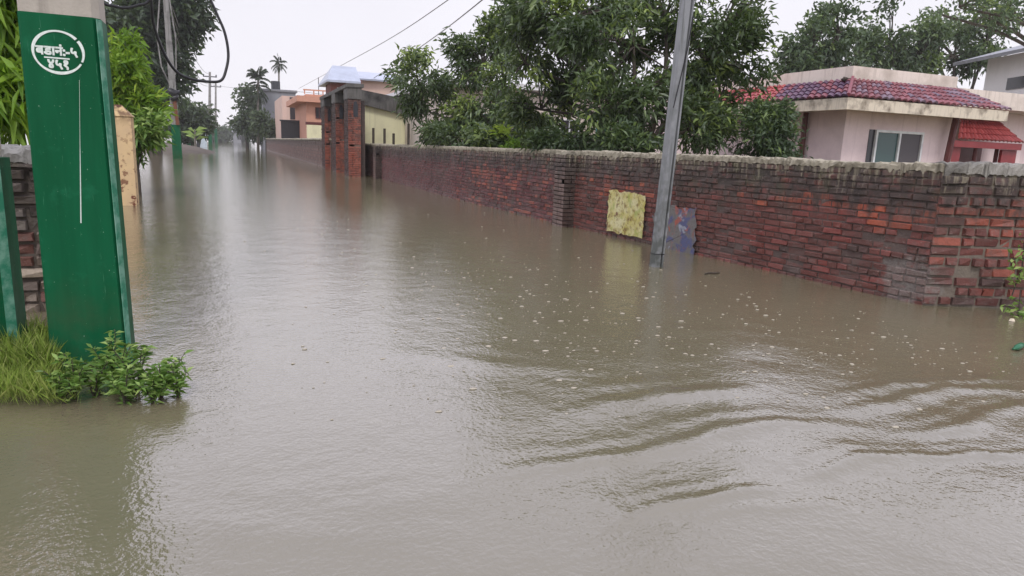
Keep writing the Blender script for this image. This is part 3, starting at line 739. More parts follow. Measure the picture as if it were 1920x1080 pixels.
def blob_points(blobs, n, shell=.45, gap=.35):
    """cluster centres spread through ellipsoids (cx,cy,cz,rx,ry,rz), denser to the outside, with holes"""
    vol = np.array([b[3]*b[4]*b[5] for b in blobs])**.75; BB = np.array(blobs); sub = max(6, n//(len(blobs)*11)); m = sub*len(blobs)
    sb = np.repeat(np.arange(len(blobs)), sub); sd_ = RNG.normal(size=(m, 3)); sd_ /= np.linalg.norm(sd_, axis=1, keepdims=True)
    sr = (shell+(1-shell)*RNG.random(m)); SC = BB[sb, :3]+sd_*BB[sb, 3:]*sr[:, None]
    w_ = np.repeat(vol/sub, sub)*(.45+1.1*RNG.random(m)); k = RNG.choice(m, n, p=w_/w_.sum())
    off = np.clip(RNG.normal(size=(n, 3)), -1.5, 1.5)*BB[sb[k], 3:]*(.115+.12*(1-gap))
    P = SC[k]+off; d = (P-BB[sb[k], :3])/BB[sb[k], 3:]; d /= np.linalg.norm(d, axis=1, keepdims=True)+1e-6
    return P, d, sb[k], k
def tree(name, label, base, blobs, n_cl, per, L, W_, lm, trunk_h, trunk_r, bark='bark', group=None, spread=.16, droop=.5, gap=.6, up=.15, cat='tree', forks=None, nm=('trunk', 'crown'), young=.06, ypick=(.9, .2), twigs=60):
    root = thing(name, label, cat, base, 0, group); b0 = Vector(base)
    P, d, pick, subk = blob_points(blobs, n_cl, gap=gap)
    n = len(P); K = n*per
    cp = np.repeat(P, per, 0); cd_ = np.repeat(d, per, 0)
    dirs = cd_*.7+RNG.normal(size=(K, 3))*.75; dirs[:, 2] += up-droop*RNG.random(K)
    off = np.clip(RNG.normal(size=(K, 3)), -1.7, 1.7)*spread*np.array([1, 1, .8])
    ct = RNG.normal(.42, .16, n); ct += .18*d[:, 2]; yo = (RNG.random(subk.max()+1) < young)[subk] & (RNG.random(n) < .75); ct += (RNG.normal(0, .10, subk.max()+1))[subk]; ct[yo] = RNG.normal(ypick[0], ypick[1]*.5, yo.sum())
    tint = np.repeat(ct, per)+RNG.normal(0, .10, K)
    ll = L*(.65+.6*RNG.random(K))
    me = leaf_mesh(nm[1], cp+off, dirs, ll, W_*(.7+.5*RNG.random(K)), tint)
    m = MB(); top = b0+Vector((0, 0, trunk_h)); fk = forks or top
    rr = random.Random(int(abs(base[0])*100+base[1]*10))
    pts = [b0+Vector((0, 0, -.6)), b0+(Vector(fk)-b0)*.5+Vector((rr.uniform(-.08, .08), rr.uniform(-.08, .08), 0))*trunk_h*.3, Vector(fk)]
    m.tube(catmull(pts, 5), np.linspace(trunk_r*1.25, trunk_r*.75, 11), 9)
    hubs = []
    for (cx, cy_, cz, rx, ry, rz) in blobs:
        c = Vector((cx, cy_, cz)); c2 = c+Vector((0, 0, -rz*.2)); v = c2-Vector(fk)
        mid = Vector(fk)+v*.45+Vector((rr.uniform(-.2, .2), rr.uniform(-.2, .2), .12))*v.length*.5
        r0 = trunk_r*min(.7, .25+.28*max(rx, rz)/max(.5, trunk_r*10))
        pp = catmull([Vector(fk), mid, c2], 5); m.tube(pp, np.linspace(max(r0, trunk_r*.3), trunk_r*.16, len(pp)), 6); hubs.append(c2)
    for i in RNG.choice(n, min(n, twigs), replace=False):
        h = hubs[pick[i]]; e_ = Vector(P[i]); mid = h.lerp(e_, .5)+Vector((rr.uniform(-.1, .1), rr.uniform(-.1, .1), rr.uniform(0, .12)))*(e_-h).length
        m.tube(catmull([h, mid, e_], 3), np.linspace(trunk_r*.17, trunk_r*.05, 7), 4, cap=False)
    t_ = m.build(nm[0], M[bark], root, True)
    link(nm[1], me, lm, root)
    return root
LM = {
    'mango': leafmat('mango_leaf', (.026, .046, .018), (.092, .138, .056), (.28, .37, .08), .27, .2),
    'dark': leafmat('dark_leaf', (.022, .038, .022), (.050, .080, .042), (.11, .16, .065), .4, .2),
    'back': leafmat('grey_green_leaf', (.026, .046, .022), (.074, .118, .054), (.20, .28, .08), .42, .22),
    'bright': leafmat('young_bright_leaf', (.07, .16, .018), (.23, .40, .035), (.42, .56, .07), .42, .42),
    'far': leafmat('far_leaf', (.03, .045, .026), (.055, .085, .042), (.10, .14, .06), .5, .2),
    'weed': leafmat('weed_leaf', (.035, .09, .02), (.19, .34, .07), (.44, .58, .18), .4, .35),
    'grass': leafmat('grass_blade', (.16, .26, .04), (.36, .50, .09), (.55, .60, .20), .5, .35),
    'palm': leafmat('palm_leaf', (.015, .028, .016), (.03, .052, .028), (.07, .10, .04), .45, .2),
}
def blob(px, py, Yd, wpx, hpx, dy=None):          # ellipsoid that covers about wpx x hpx photo pixels round a place
    c = at(px, py, Yd); D = (c-Vector((0, 0, CAM_H))).dot(Vector(FW)); k = D/F_PX
    rx, rz = wpx*k/2, hpx*k/2
    return (c.x, c.y, c.z, rx, dy or rx*.85, rz)
# main mango tree and its neighbours behind the wall
mg = at(1210, 285, 10.9)
tree('mango_tree', 'big leafy mango tree over the brick wall behind the grey pole', (mg.x, 10.9, -.1),
     [blob(1190, 60, 10.9, 330, 260), blob(1330, 90, 10.6, 240, 260), blob(1040, 70, 12.3, 230, 230), blob(985, 105, 12.6, 130, 130), blob(1000, 40, 12.6, 130, 110), blob(945, 150, 14.5, 110, 110), blob(1150, 190, 10.4, 280, 170), blob(1345, 190, 10.5, 160, 150), blob(1015, 190, 13, 150, 150),
      blob(1250, 15, 11, 330, 130), blob(1080, 20, 11.6, 230, 120), blob(1290, 235, 10.5, 260, 100), blob(1130, 255, 10.8, 190, 60), blob(1392, 120, 11.2, 100, 90)],
     1900, 12, .172, .050, LM['mango'], 1.35, .13, spread=.13, droop=.75, gap=1.0, young=.07, twigs=170)
mg2 = at(925, 280, 18.6)
tree('mango_tree', 'smaller dark mango tree beside the cream walled shed', (mg2.x, 18.6, -.1),
     [blob(905, 110, 18.6, 130, 130), blob(795, 155, 19.4, 120, 100), blob(940, 50, 18.4, 110, 110), blob(848, 225, 18.6, 110, 95), blob(920, 215, 18, 130, 120), blob(770, 190, 20.3, 46, 80), blob(985, 240, 16.5, 120, 70)],
     860, 11, .225, .064, LM['mango'], 1.5, .10, spread=.15, droop=.7, gap=.5, young=.05, twigs=110)
def shrub(label, px, py, Yd, blobs, n, per, L, W_, lm, h=.5, name='shrub', r=.03, **kw):
    c = at(px, py, Yd)
    return tree(name, label, (c.x, Yd, -.1), blobs, n, per, L, W_, lm, h, r, cat='shrub', nm=('stem', 'foliage'), **kw)
shrub('dense dark shrub leaning over the wall below the smaller mango tree', 870, 280, 16.8, [blob(870, 258, 16.4, 150, 56), blob(828, 255, 18.4, 60, 50), blob(960, 262, 14.6, 130, 44)], 330, 11, .18, .07, LM['mango'], .8, spread=.11, twigs=30)
shrub('yellow leaved croton shrub peeping over the wall', 955, 300, 13.6, [blob(955, 262, 13.6, 34, 52)], 26, 10, .17, .05, LM['bright'], .8, spread=.07, up=.5, droop=.2, twigs=10)
shrub('low mixed shrub behind the wall under the big mango tree', 1090, 300, 10.6, [blob(1060, 272, 11.0, 130, 40), blob(1170, 268, 9.6, 120, 46)], 240, 10, .13, .045, LM['back'], .8, spread=.10, twigs=24)
shrub('round twiggy bush standing against the pink house', 1440, 300, 9.6, [blob(1428, 236, 9.6, 120, 90), blob(1445, 262, 9.4, 110, 70)], 420, 10, .11, .04, LM['back'], .8, spread=.10, gap=.5, twigs=80, bark='pale_bark')
# trees behind the pink house
for i, (lab, px, py, Yd, bl, n, seed) in enumerate((
    ('loose branched tree behind the pink house, next to the mango crown', 1550, 250, 24, [(1520, 85, 24, 130, 110), (1575, 50, 24, 120, 110), (1500, 120, 24, 90, 70), (1585, 115, 24, 90, 70)], 620, 1),
    ('dense round tree rising behind the middle of the pink house', 1680, 250, 26, [(1670, 70, 26, 150, 130), (1720, 100, 26, 140, 100), (1630, 100, 26, 110, 90)], 720, 2),
    ('dark tree behind the pink house beside the white house', 1800, 250, 27, [(1790, 95, 27, 130, 110), (1850, 70, 27, 110, 100), (1760, 60, 27, 90, 80), (1830, 120, 27, 130, 60)], 720, 3))):
    c = at(px, py, Yd)
    tree('tree', lab, (c.x, Yd, -.3), [blob(*b) for b in bl], int(n*.55), 11, .30, .13, LM['back'], 4.2, .26, spread=.27, droop=.5, gap=.9, twigs=70, young=.05, forks=(c.x, Yd, 4.2))
c = at(1960, 120, 15)
tree('tree', 'tall tree whose leafy branches hang into the top corner above the white house', (c.x, 15, -.3), [blob(1800, 8, 15, 110, 50), blob(1850, 25, 15, 130, 60), blob(1905, 20, 15, 110, 90), blob(1930, -60, 15, 220, 120), blob(1770, 25, 15, 50, 40)], 230, 10, .20, .08, LM['back'], 5.0, .2, spread=.22, droop=.6, gap=.6, twigs=60)
# left side trees
c = at(20, 200, 7)
tree('young_ashoka_tree', 'bright yellow green tree with long drooping leaves behind the rubble wall', (c.x-.35, 7, -.3), [blob(-10, 60, 7, 110, 200), blob(5, 180, 6.8, 100, 150), blob(-20, -60, 7, 130, 160), blob(-60, 180, 7.1, 130, 180)], 330, 11, .26, .05, LM['bright'], 1.0, .05, spread=.12, droop=1.5, up=-.25, gap=.25, twigs=40)
c = at(256, 320, 15.5)
tree('young_ashoka_tree', 'lime green young tree in leaf beyond the yellow gate pillar', (c.x, 15.5, -.3), [blob(232, 130, 15.5, 80, 130), blob(240, 75, 15.5, 40, 80), blob(250, 215, 15.3, 92, 90), blob(250, 175, 15.5, 100, 100), blob(268, 205, 15.2, 56, 70), blob(215, 200, 15.6, 60, 130)], 380, 12, .24, .055, LM['bright'], .9, .06, spread=.11, droop=.6, up=.35, gap=.3, twigs=40)
c = at(262, 290, 15.2)
shrub('dark leafy shrub in the water under the lime green tree', 258, 300, 15.2, [blob(252, 268, 15.2, 70, 60), blob(272, 245, 15.0, 50, 60)], 150, 10, .18, .06, LM['weed'], .6, spread=.11, twigs=20)
c = at(290, 255, 50)
tree('tree', 'tall dark tree behind the weathered pole with the cable coil', (c.x, 50, -.3), [blob(260, 95, 50, 130, 130), blob(340, 20, 50, 90, 80), blob(300, 40, 50, 100, 100), blob(235, 60, 50, 90, 90), blob(290, 150, 50, 110, 90), blob(335, 90, 50, 50, 70), blob(355, 45, 50, 60, 40), blob(315, -40, 50, 140, 90)], 1500, 9, .5, .24, LM['dark'], 4.5, .35, spread=.42, droop=.5, gap=.65, twigs=80, young=.02)
c = at(360, 262, 76)
tree('tree', 'small dark tree on the mud bank behind the green based pole', (c.x, 76, -.3), [blob(355, 215, 76, 60, 70), blob(372, 232, 76, 46, 50), blob(340, 235, 76, 60, 50)], 360, 8, .55, .26, LM['far'], 2.0, .18, spread=.4, gap=.5, twigs=24)
c = at(464, 268, 100)
tree('tree', 'rounded roadside tree standing in the flood beside the shorter palm', (c.x, 100, -.3), [blob(474, 226, 100, 56, 56), blob(490, 235, 98, 62, 50), blob(468, 188, 100, 38, 52), blob(505, 240, 97, 50, 36)], 620, 8, .62, .3, LM['far'], 3.0, .2, spread=.5, gap=.55, twigs=30)
c = at(500, 262, 88)
tree('tree', 'low bushy tree behind the far brick wall below the taller palm', (c.x, 88, -.3), [blob(500, 236, 88, 60, 40), blob(520, 245, 86, 36, 26)], 200, 8, .5, .24, LM['far'], 1.5, .14, spread=.4, twigs=14)
for i, (lab, px, py, Yd, wp, hp) in enumerate((
    ('misty tree at the end of the road beside the distant poles', 414, 250, 230, 22, 16), ('misty tree closing the far end of the road behind the roadside tree', 452, 242, 250, 34, 28), ('misty tree behind the mud bank on the far bend', 376, 228, 190, 34, 50))):
    c = at(px, 262, Yd)
    tree('tree', lab, (c.x, Yd, -.3), [blob(px, py, Yd, wp, hp), blob(px-8, py+14, Yd, wp, hp*.7)], 240, 8, 1.2, .6, LM['far'], 4, .4, spread=1.0, gap=.4, twigs=12)
# areca palms
def palm(label, px, ybase, ytop, Yd, fr, nf, seed, drop=0):
    b0 = at(px, ybase, Yd); b1 = at(px, ytop, Yd); rr = random.Random(seed)
    root = thing('palm_tree', label, 'palm tree', (b0.x, Yd, 0))
    m = MB(); m.tube([(b0.x, Yd, -.5), (b0.x+.1, Yd, b1.z*.5), (b1.x, Yd, b1.z)], [.17, .13, .11], 8); m.build('trunk', M['pale_bark'], root, True)
    pos = []; dr = []; ln = []
    for i in range(nf):
        q_ = i/nf; az = i*2.4; el = R(82-105*q_+rr.uniform(-12, 12)); p = Vector((b1.x, Yd, b1.z-drop*max(0, q_-.35))); d = Vector((math.cos(az)*math.cos(el), math.sin(az)*math.cos(el), math.sin(el)))
        for k in range(14):
            p = p+d*(fr/14); d = (d+Vector((0, 0, -.10))).normalized(); s = d.cross(Vector((0, 0, 1))).normalized()
            for sg in (-1, 1):
                for _ in range(2):
                    pos.append(p+d*rr.uniform(0, fr/14)); dr.append(s*sg*.7+d*.8+Vector((0, 0, -.5))); ln.append(fr*.36*(1-.5*abs(k/14-.4)))
    me = leaf_mesh('fronds', np.array(pos), np.array(dr), np.array(ln), np.full(len(pos), fr*.045), RNG.normal(.5, .2, len(pos)), droop=.35)
    link('fronds', me, LM['palm'], root)
palm('shorter palm with drooping fronds by the roadside tree in the flood', 484, 281, 146, 90, 1.35, 34, 1, 3.4)
palm('taller slender palm rising above the grey flat roofed building', 523, 262, 118, 105, 1.15, 16, 2, .8)
c = at(365, 245, 70)
bn = thing('banana_plant', 'pale green banana plant on the mud bank beside the green based pole', 'plant', (c.x, 70, 0))
pp = []; dd = []
for k in range(9):
    az = k*2.4; pp.append((c.x, 70, .9+.1*k)); dd.append((math.cos(az)*.9, math.sin(az)*.9, .55))
link('leaf_blades', leaf_mesh('leaf_blades', np.array(pp), np.array(dd), np.full(9, 1.35), np.full(9, .34), np.full(9, .8), droop=.3), LM['weed'], bn)
MB().tube([(c.x, 70, -.4), (c.x, 70, 1.8)], [.12, .07], 7).build('stem', M['pale_bark'], bn)

# weeds round the foot of the numbered pole
def weed(px, py_base, h, n, Ls, label, seed, lm='weed', lean=(0, 0)):
    rr = random.Random(seed); p = gnd(px, py_base, .02); root = thing('weed', label, 'plant', tuple(p), 0, None)
    m = MB(); pos = []; dr = []; ln = []; h *= 1.12; n = int(n*2.1)
    for k in range(8):
        az = rr.uniform(0, 6.28); tl = rr.uniform(.1, 1.15); hh = h*rr.uniform(.55, 1)
        d = Vector((math.cos(az)*tl+lean[0], math.sin(az)*tl+lean[1], 1)).normalized()
        pts = [p+Vector((0, 0, -.08))]; q = p.copy()
        for i in range(6): q = q+d*hh/6; d = (d+Vector((rr.uniform(-.1, .1), rr.uniform(-.1, .1), -.05))).normalized(); pts.append(q.copy())
        m.tube(pts, np.linspace(.0035, .0015, 7), 5)
        for i in range(n):
            f = rr.uniform(.05, 1.0)**.8; j = min(int(f*6), 5); base = pts[j].lerp(pts[j+1], f*6-j); a = rr.uniform(0, 6.28)
            pos.append(base); dr.append((math.cos(a), math.sin(a), rr.uniform(-.1, .9))); ln.append(Ls*rr.uniform(.6, 1.25))
    m.build('stem', M['bark'] if lm == 'weed' else LM['grass'], root)
    N = len(pos); me = leaf_mesh('leaves', np.array([tuple(v) for v in pos]), np.array(dr), np.array(ln), np.array(ln)*.26, RNG.normal(.5, .25, N), droop=.2); link('leaves', me, LM[lm], root)
WEEDS = [(215, 715, .30, 15, .050, 'tall pale topped weed against the numbered green pole'),
         (258, 728, .25, 14, .045, 'upright weed just past the road side corner of the numbered pole'),
         (300, 738, .20, 14, .050, 'spreading weed at the outer tip of the clump by the pole'),
         (335, 735, .13, 12, .050, 'low weed at the very edge of the clump, nearest the open water'),
         (180, 735, .20, 15, .050, 'dark leafy weed in front of the middle of the numbered pole'),
         (140, 740, .17, 14, .045, 'short weed before the left edge of the numbered pole'),
         (235, 748, .13, 14, .050, 'low weed at the waterline beside the white litter scrap'),
         (120, 748, .12, 12, .042, 'small weed between the bright grass and the dark weeds'),
         (285, 748, .10, 12, .045, 'flattened weed trailing in the water below the upright weed')]
for i, wv in enumerate(WEEDS): weed(wv[0], wv[1], wv[2], wv[3], wv[4], wv[5].replace('left edge', 'inner edge'), 30+i)
def grass():
    N = 4200; pos = []; dr = []; ln = []; rr = random.Random(8)
    while len(pos) < N:
        px, py = rr.uniform(-40, 150), rr.uniform(655, 765)
        if px > 112 and rr.random() < .75: continue
        p = gnd(px, py, .0); hgt = (.24 if py < 720 else .15) if px < 105 else .10
        pos.append((p.x, p.y, rr.uniform(0, .06))); dr.append((rr.gauss(0, .28), rr.gauss(0, .28), 1)); ln.append(hgt*rr.uniform(.3, 1.0))
    ln = np.array(ln); return leaf_mesh('grass', np.array(pos), np.array(dr), ln, np.clip(ln*.022, .0015, .0036), RNG.normal(.62, .22, N), droop=.18)
tag(link('grass', grass(), LM['grass']), kind='stuff')
# creeper on the return wall and plants at its foot
def creeper(label, px, py, Yd, n, sp, L, seed):
    c = at(px, py, Yd); root = thing('creeper', label, 'plant', tuple(c))
    pos = np.array(c)+RNG.normal(size=(n, 3))*np.array(sp); d = RNG.normal(size=(n, 3))*.6+np.array([-.2, -.7, .3])
    link('leaves', leaf_mesh('leaves', pos, d, L*(.6+.6*RNG.random(n)), L*.5*(.7+.5*RNG.random(n)), RNG.normal(.65, .2, n)), LM['weed'], root)
    m = MB(); m.tube([c+Vector((0, .02, -.25)), c+Vector((.03, .0, 0)), c+Vector((.0, .0, .2))], .005, 5); m.build('stem', M['bark'], root)
creeper('small creeper growing out of the eroded wall above the waterline', 1912, 500, 3.52, 60, (.06, .03, .12), .06, 1)
creeper('tuft of leaves at the waterline of the eroded wall, below the creeper', 1905, 590, 3.45, 50, (.06, .05, .04), .06, 2)
# litter
def debris(name, label, px, py, m, kind, cat):
    p = gnd(px, py)
    if kind == 'scrap':
        b = MB(); rr = random.Random(px); pts = [(p.x+.024*math.cos(a)*rr.uniform(.6, 1.3), p.y+.018*math.sin(a)*rr.uniform(.7, 1.2)) for a in np.linspace(0, 5.6, 8)]
        b.prism(pts, .004, .022, [(p.x+(x-p.x)*.6, p.y+(y-p.y)*.6) for x, y in pts])
    elif kind == 'twig':
        b = MB(); b.tube([(p.x-.10, p.y-.01, .006), (p.x-.03, p.y+.015, .012), (p.x+.04, p.y+.0, .01), (p.x+.12, p.y+.03, .005)], [.006, .01, .009, .004], 6); b.tube([(p.x-.03, p.y+.015, .01), (p.x+.02, p.y+.06, .012)], [.006, .003], 5)
    else:
        b = MB(); rr = random.Random(3); n = 12
        b.tube([(p.x-.07, p.y, .014), (p.x-.055, p.y, .016), (p.x-.035, p.y, .022), (p.x+.06, p.y+.03, .022), (p.x+.075, p.y+.034, .02)], [.008, .008, .018, .019, .015], n)
    return tag(b.build(name, m, None, kind == 'bottle'), label, cat)
debris('litter_scrap', 'white litter scrap caught in the weeds by the numbered pole', 252, 722, M['white'], 'scrap', 'litter')
debris('litter_scrap', 'pale litter scrap at the foot of the eroded corner wall', 1897, 603, M['fascia'], 'scrap', 'litter')
debris('twig', 'dark twig floating between the grey pole and the brick wall', 1335, 514, M['bark'], 'twig', 'twig')
debris('plastic_bottle', 'green plastic bottle floating in front of the eroded corner wall', 1912, 657, plain('green_plastic', (.02, .13, .06), .3), 'bottle', 'bottle')

# ------------------------------------------------------------------ houses
def tile_strip(mb, a, b, c, d, ncol, nrow, tones, seed=0):
    """rows of barrel tiles on the slope a-b (eave) to d-c (top)"""
    rr = random.Random(seed); a, b, c, d = map(Vector, (a, b, c, d)); n = (b-a).cross(d-a).normalized()
    if n.z < 0: n = -n
    S = 6
    for r in range(nrow):
        v0, v1 = r/nrow, (r+1.12)/nrow
        for k in range(ncol):
            tone = tones((k+.5)/ncol, (r+.5)/nrow, rr); V = []
            for v, lift in ((v0, .035), (min(v1, 1), .008)):
                e0, e1 = a.lerp(d, v), b.lerp(c, v)
                for s in range(S+1):
                    u = (k+s/S)/ncol; V.append(e0.lerp(e1, u)+n*(lift+.042*math.sin(math.pi*s/S)))
            F = [(s, s+1, S+2+s, S+1+s) for s in range(S)]
            e0, e1 = a.lerp(d, v0), b.lerp(c, v0)          # front lip
            k0 = len(V)
            for s in range(S+1): V.append(e0.lerp(e1, (k+s/S)/ncol)+n*(.0+.036*math.sin(math.pi*s/S)))
            F += [(k0+s, k0+s+1, s+1, s) for s in range(S)]
            mb.add(V, F, tone)
def window(parent, x0, x1, y, z0, z1, fm, gm, panes=2, fr=.05, dep=.06, face='-y'):
    fw2 = MB(); nm = panes
    def bx(bb, a0, a1, d0, d1, c0, c1):
        if face == '-y': bb.box((a0, y-d1, c0), (a1, y-d0, c1))
        else: bb.box((y-d1, a0, c0), (y-d0, a1, c1))
    for (a0, a1, c0, c1) in ((x0, x1, z0, z0+fr), (x0, x1, z1-fr, z1), (x0, x0+fr, z0+fr, z1-fr), (x1-fr, x1, z0+fr, z1-fr)): bx(fw2, a0, a1, .0, dep, c0, c1)
    for k in range(1, nm):
        xm = x0+(x1-x0)*k/nm; bx(fw2, xm-fr*.5, xm+fr*.5, .0, dep, z0+fr, z1-fr)
    f = fw2.build('window', fm, parent)
    for k in range(nm):
        p = MB(); a0 = x0+(x1-x0)*k/nm+fr*(.5 if k else 1); a1 = x0+(x1-x0)*(k+1)/nm-fr*(.5 if k < nm-1 else 1)
        bx(p, a0, a1, .004, .02, z0+fr, z1-fr); o = p.build('pane', gm[k % len(gm)], None); o.parent = f
    return f
ph = thing('pink_house', 'single storey pink house with a red and purple tiled eave above the wall', 'house', (12, 11.2, 0))
HX, HY = 11.99, 11.2
b = MB(); b.box((HX, HY, -.5), (15.35, 21, 2.62)); b.build('wall', M['pink'], ph)
b = MB(); b.box((15.352, 13.0, -.5), (24, 21, 2.62)); b.build('wall', M['pink'], ph)
b = MB(); b.box((HX+.14, HY+.1, 2.62), (15.3, 20.9, 3.13)); b.box((15.302, 12.2, 2.62), (24, 20.9, 3.04)); b.build('parapet', M['pink_white'], ph)
for k in (-.1, 1.05, 2.35, 2.75): lump('moss_tuft', M['bark'], ph, [((12.05+k, 11.27, 2.84), (.12, .06, .045))], int(k*9)+3, 2, .4)
EX, EY, EZ = 11.23, 10.5, 2.40
TX, TY, TZ = HX+.10, HY+.05, 2.84
b = MB()
pur = lambda u, v, r: lerp3((.10, .055, .10), (.17, .08, .13), r.random()) if r.random() < .75 else (.24, .07, .09)
fr_ = lambda u, v, r: (lerp3((.18, .062, .075), (.30, .10, .115), r.random()) if r.random() < .75-.5*max(0, u-.6) else lerp3((.17, .12, .16), (.26, .17, .21), r.random()))
tile_strip(b, (EX, EY, EZ), (16.05, EY, EZ), (15.3, TY, TZ), (TX, TY, TZ), 27, 5, fr_, 3)
sd_ = lambda u, v, r: pur(u, v, r) if u < .36 else lerp3((.32, .05, .06), (.45, .10, .09), r.random())
tile_strip(b, (EX, EY, EZ), (EX, 16.2, EZ), (TX, 16.2, TZ), (TX, TY, TZ), 32, 5, sd_, 4)
b.tube([(EX, EY, EZ+.05), (TX, TY, TZ+.05)], .035, 8, (.25, .06, .08))
b.build('tiled_eave', M['tile'], ph)
b = MB(); b.box((EX+.01, EY+.01, 2.17), (16.0, EY+.10, 2.395)); b.box((EX+.01, EY+.102, 2.17), (EX+.10, 16.2, 2.395))
b.box((EX+.102, EY+.102, 2.22), (16.0, HY-.002, 2.30)); b.box((EX+.102, HY, 2.22), (HX-.002, 16.2, 2.30)); b.build('fascia', M['fascia'], ph)
window(ph, 12.86, 14.30, HY, .72, 1.86, M['white_metal'], [M['glass'], M['mesh_screen']])
b = MB(); b.box((12.70, HY-.012, .72), (12.858, HY-.004, 1.86)); b.build('window_side_light', M['dark_glass'], ph)
p0_, p1_ = at(1499, 218, 12.0), at(1496, 292, 12.0)
b = MB(); b.tube([(HX-.07, 12.25, 2.2), (HX-.07, 12.25, -.4)], .055, 8); b.build('downpipe', M['dark_red_paint'], ph)
pa, pb = at(1796, 208, 11.0), at(1776, 298, 11.0)
b = MB(); b.tube([(pa.x, 11.0, pa.z), (pb.x, 11.0, pb.z), (pb.x-.05, 11.0, -.4)], .07, 8); b.build('downpipe', M['dark_red_paint'], ph)
# porch on the set-back wing
A_, B_ = at(1795, 262, 12.0), at(1918, 267, 12.0)
C_, D_ = at(1868, 226, 12.8), at(1800, 222, 12.8)
po = MB(); rd = lambda u, v, r: lerp3((.23, .038, .036), (.34, .065, .06), r.random())
tile_strip(po, tuple(A_), (B_.x, 12.0, A_.z), (C_.x, 12.8, D_.z), tuple(D_), 16, 4, rd, 7); po_ = po.build('porch_roof', M['tile'], ph)
b = MB(); b.box((A_.x-.05, 12.02, A_.z-.17), (B_.x+.02, 12.12, A_.z-.012)); b.box((A_.x-.05, 12.122, A_.z-.72), (A_.x+.35, 12.20, A_.z-.172)); b.box((B_.x-.55, 12.122, A_.z-.55), (B_.x+.02, 12.2, A_.z-.172)); b.build('porch_beam', M['red_paint'], ph)
for xx in (A_.x+.5, A_.x+1.15, B_.x-.5):
    b = MB(); b.tube([(xx, 12.3, -.4), (xx, 12.3, A_.z-.1)], .05, 8); b.build('porch_post', M['dark_red_paint'], ph)
b = MB(); b.box((A_.x+.3, 12.96, -.3), (B_.x-.1, 12.995, A_.z-.1)); b.build('porch_doorway', M['dark_red_paint'], ph)
# white house
wh = thing('white_house', 'white two storey house with a grey sheet roof beyond the pink house', 'house', (27, 18, 0))
A0 = at(1787, 124, 21); A1d = ray(1925, 96); k_ = (A0.z-CAM_H)/A1d[2]; A1 = Vector((k_*A1d[0], k_*A1d[1], A0.z))
dv = (A1-A0).normalized(); nv = Vector((-dv.y, dv.x, 0)); nv = nv if nv.x > 0 else -nv
E0, E1 = A0, A0+dv*11
b = MB(); b.slab(E0, E1, E1+nv*5+Vector((0, 0, 1.5)), E0+nv*5+Vector((0, 0, 1.5)), -.13); b.build('roof', M['grey_roof'], wh)
W0, W1 = E0+nv*.9+dv*.8, E1+nv*.9-dv*.6
b = MB(); q_ = [W0, W1, W1+nv*7, W0+nv*7]
b.prism([(v.x, v.y) for v in q_], -.5, A0.z+.2); b.build('wall', M['white'], wh)
wr = ray(1889, 158); k_ = (W0.x*nv.x+W0.y*nv.y)/(wr[0]*nv.x+wr[1]*nv.y); wc = Vector((k_*wr[0], k_*wr[1], CAM_H+k_*wr[2]))
b = MB(); f_ = wc-nv*.02; g_ = f_+dv*1.6
b.prism([(f_.x, f_.y), (g_.x, g_.y), (g_.x+nv.x*.03-nv.x*.05, g_.y-nv.y*.02), (f_.x-nv.x*.02, f_.y-nv.y*.02)], wc.z-.22, wc.z+.22); wf = b.build('window', M['dark_glass'], wh)
b = MB(); b.prism([(f_.x-nv.x*.03, f_.y-nv.y*.03), (g_.x-nv.x*.03, g_.y-nv.y*.03), (g_.x-nv.x*.005, g_.y-nv.y*.005), (f_.x-nv.x*.005, f_.y-nv.y*.005)], wc.z+.22, wc.z+.30); b.build('window_lintel', M['white'], wh)
# house hidden behind the mango crown
nb = thing('terrace_house', 'pale pink and white house glimpsed through the mango crown', 'house', (9, 22, 0))
l_, r_ = at(845, 150, 21), at(1215, 140, 21)
b = MB(); b.box((l_.x, 21, -.5), (r_.x+1.0, 30, 3.0)); b.build('wall', M['pink_white'], nb)
b = MB(); b.box((l_.x-.3, 20.6, 3.0), (r_.x+1.3, 30.3, 3.16)); b.build('roof_slab', M['white'], nb)
for k, (px, mm) in enumerate(((905, 'teal'), (965, 'teal'), (1050, 'white_metal'), (1120, 'teal'))):
    w0 = at(px, 190, 21); window(nb, w0.x, w0.x+.75, 21, .9, 2.2, M[mm], [M['dark_glass']])
hw = thing('compound_wall', 'low pink compound wall between the big mango tree and the pink house', 'wall', (8.5, 13.4, 0))
l_, r_ = at(1225, 250, 14.3), at(1405, 250, 14.3)
b = MB(); b.box((l_.x, 14.3, -.5), (HX-.9, 14.5, 1.75)); b.build('panel', M['pink'], hw)
b = MB(); b.box((l_.x-.05, 14.25, 1.75), (HX-.9, 14.55, 1.83)); b.build('coping', M['pink_white'], hw)
# cream shed with black roof slab
cs = thing('cream_shed', 'cream rendered shed with a blackened concrete roof slab behind the brick wall', 'building', (6, 27, 0))
l_, r_ = at(681, 270, 27), at(812, 270, 27); zt = at(720, 196, 27).z
b = MB(); b.box((l_.x, 27, -.5), (r_.x+.6, 33, zt)); b.build('wall', M['cream'], cs)
b = MB(); zq = at(720, 168, 26.6).z
b.add([(l_.x-.4, 26.82, zt+.02), (r_.x+.9, 26.82, zt-.75), (r_.x+.9, 33, zt-.75), (l_.x-.4, 33, zt+.02), (l_.x-.4, 26.82, zq), (r_.x+.9, 26.82, zq-.55), (r_.x+.9, 33, zq-.55), (l_.x-.4, 33, zq)], [(0, 3, 2, 1), (4, 5, 6, 7), (0, 1, 5, 4), (1, 2, 6, 5), (2, 3, 7, 6), (3, 0, 4, 7)])
b.build('roof_slab', M['black_concrete'], cs)
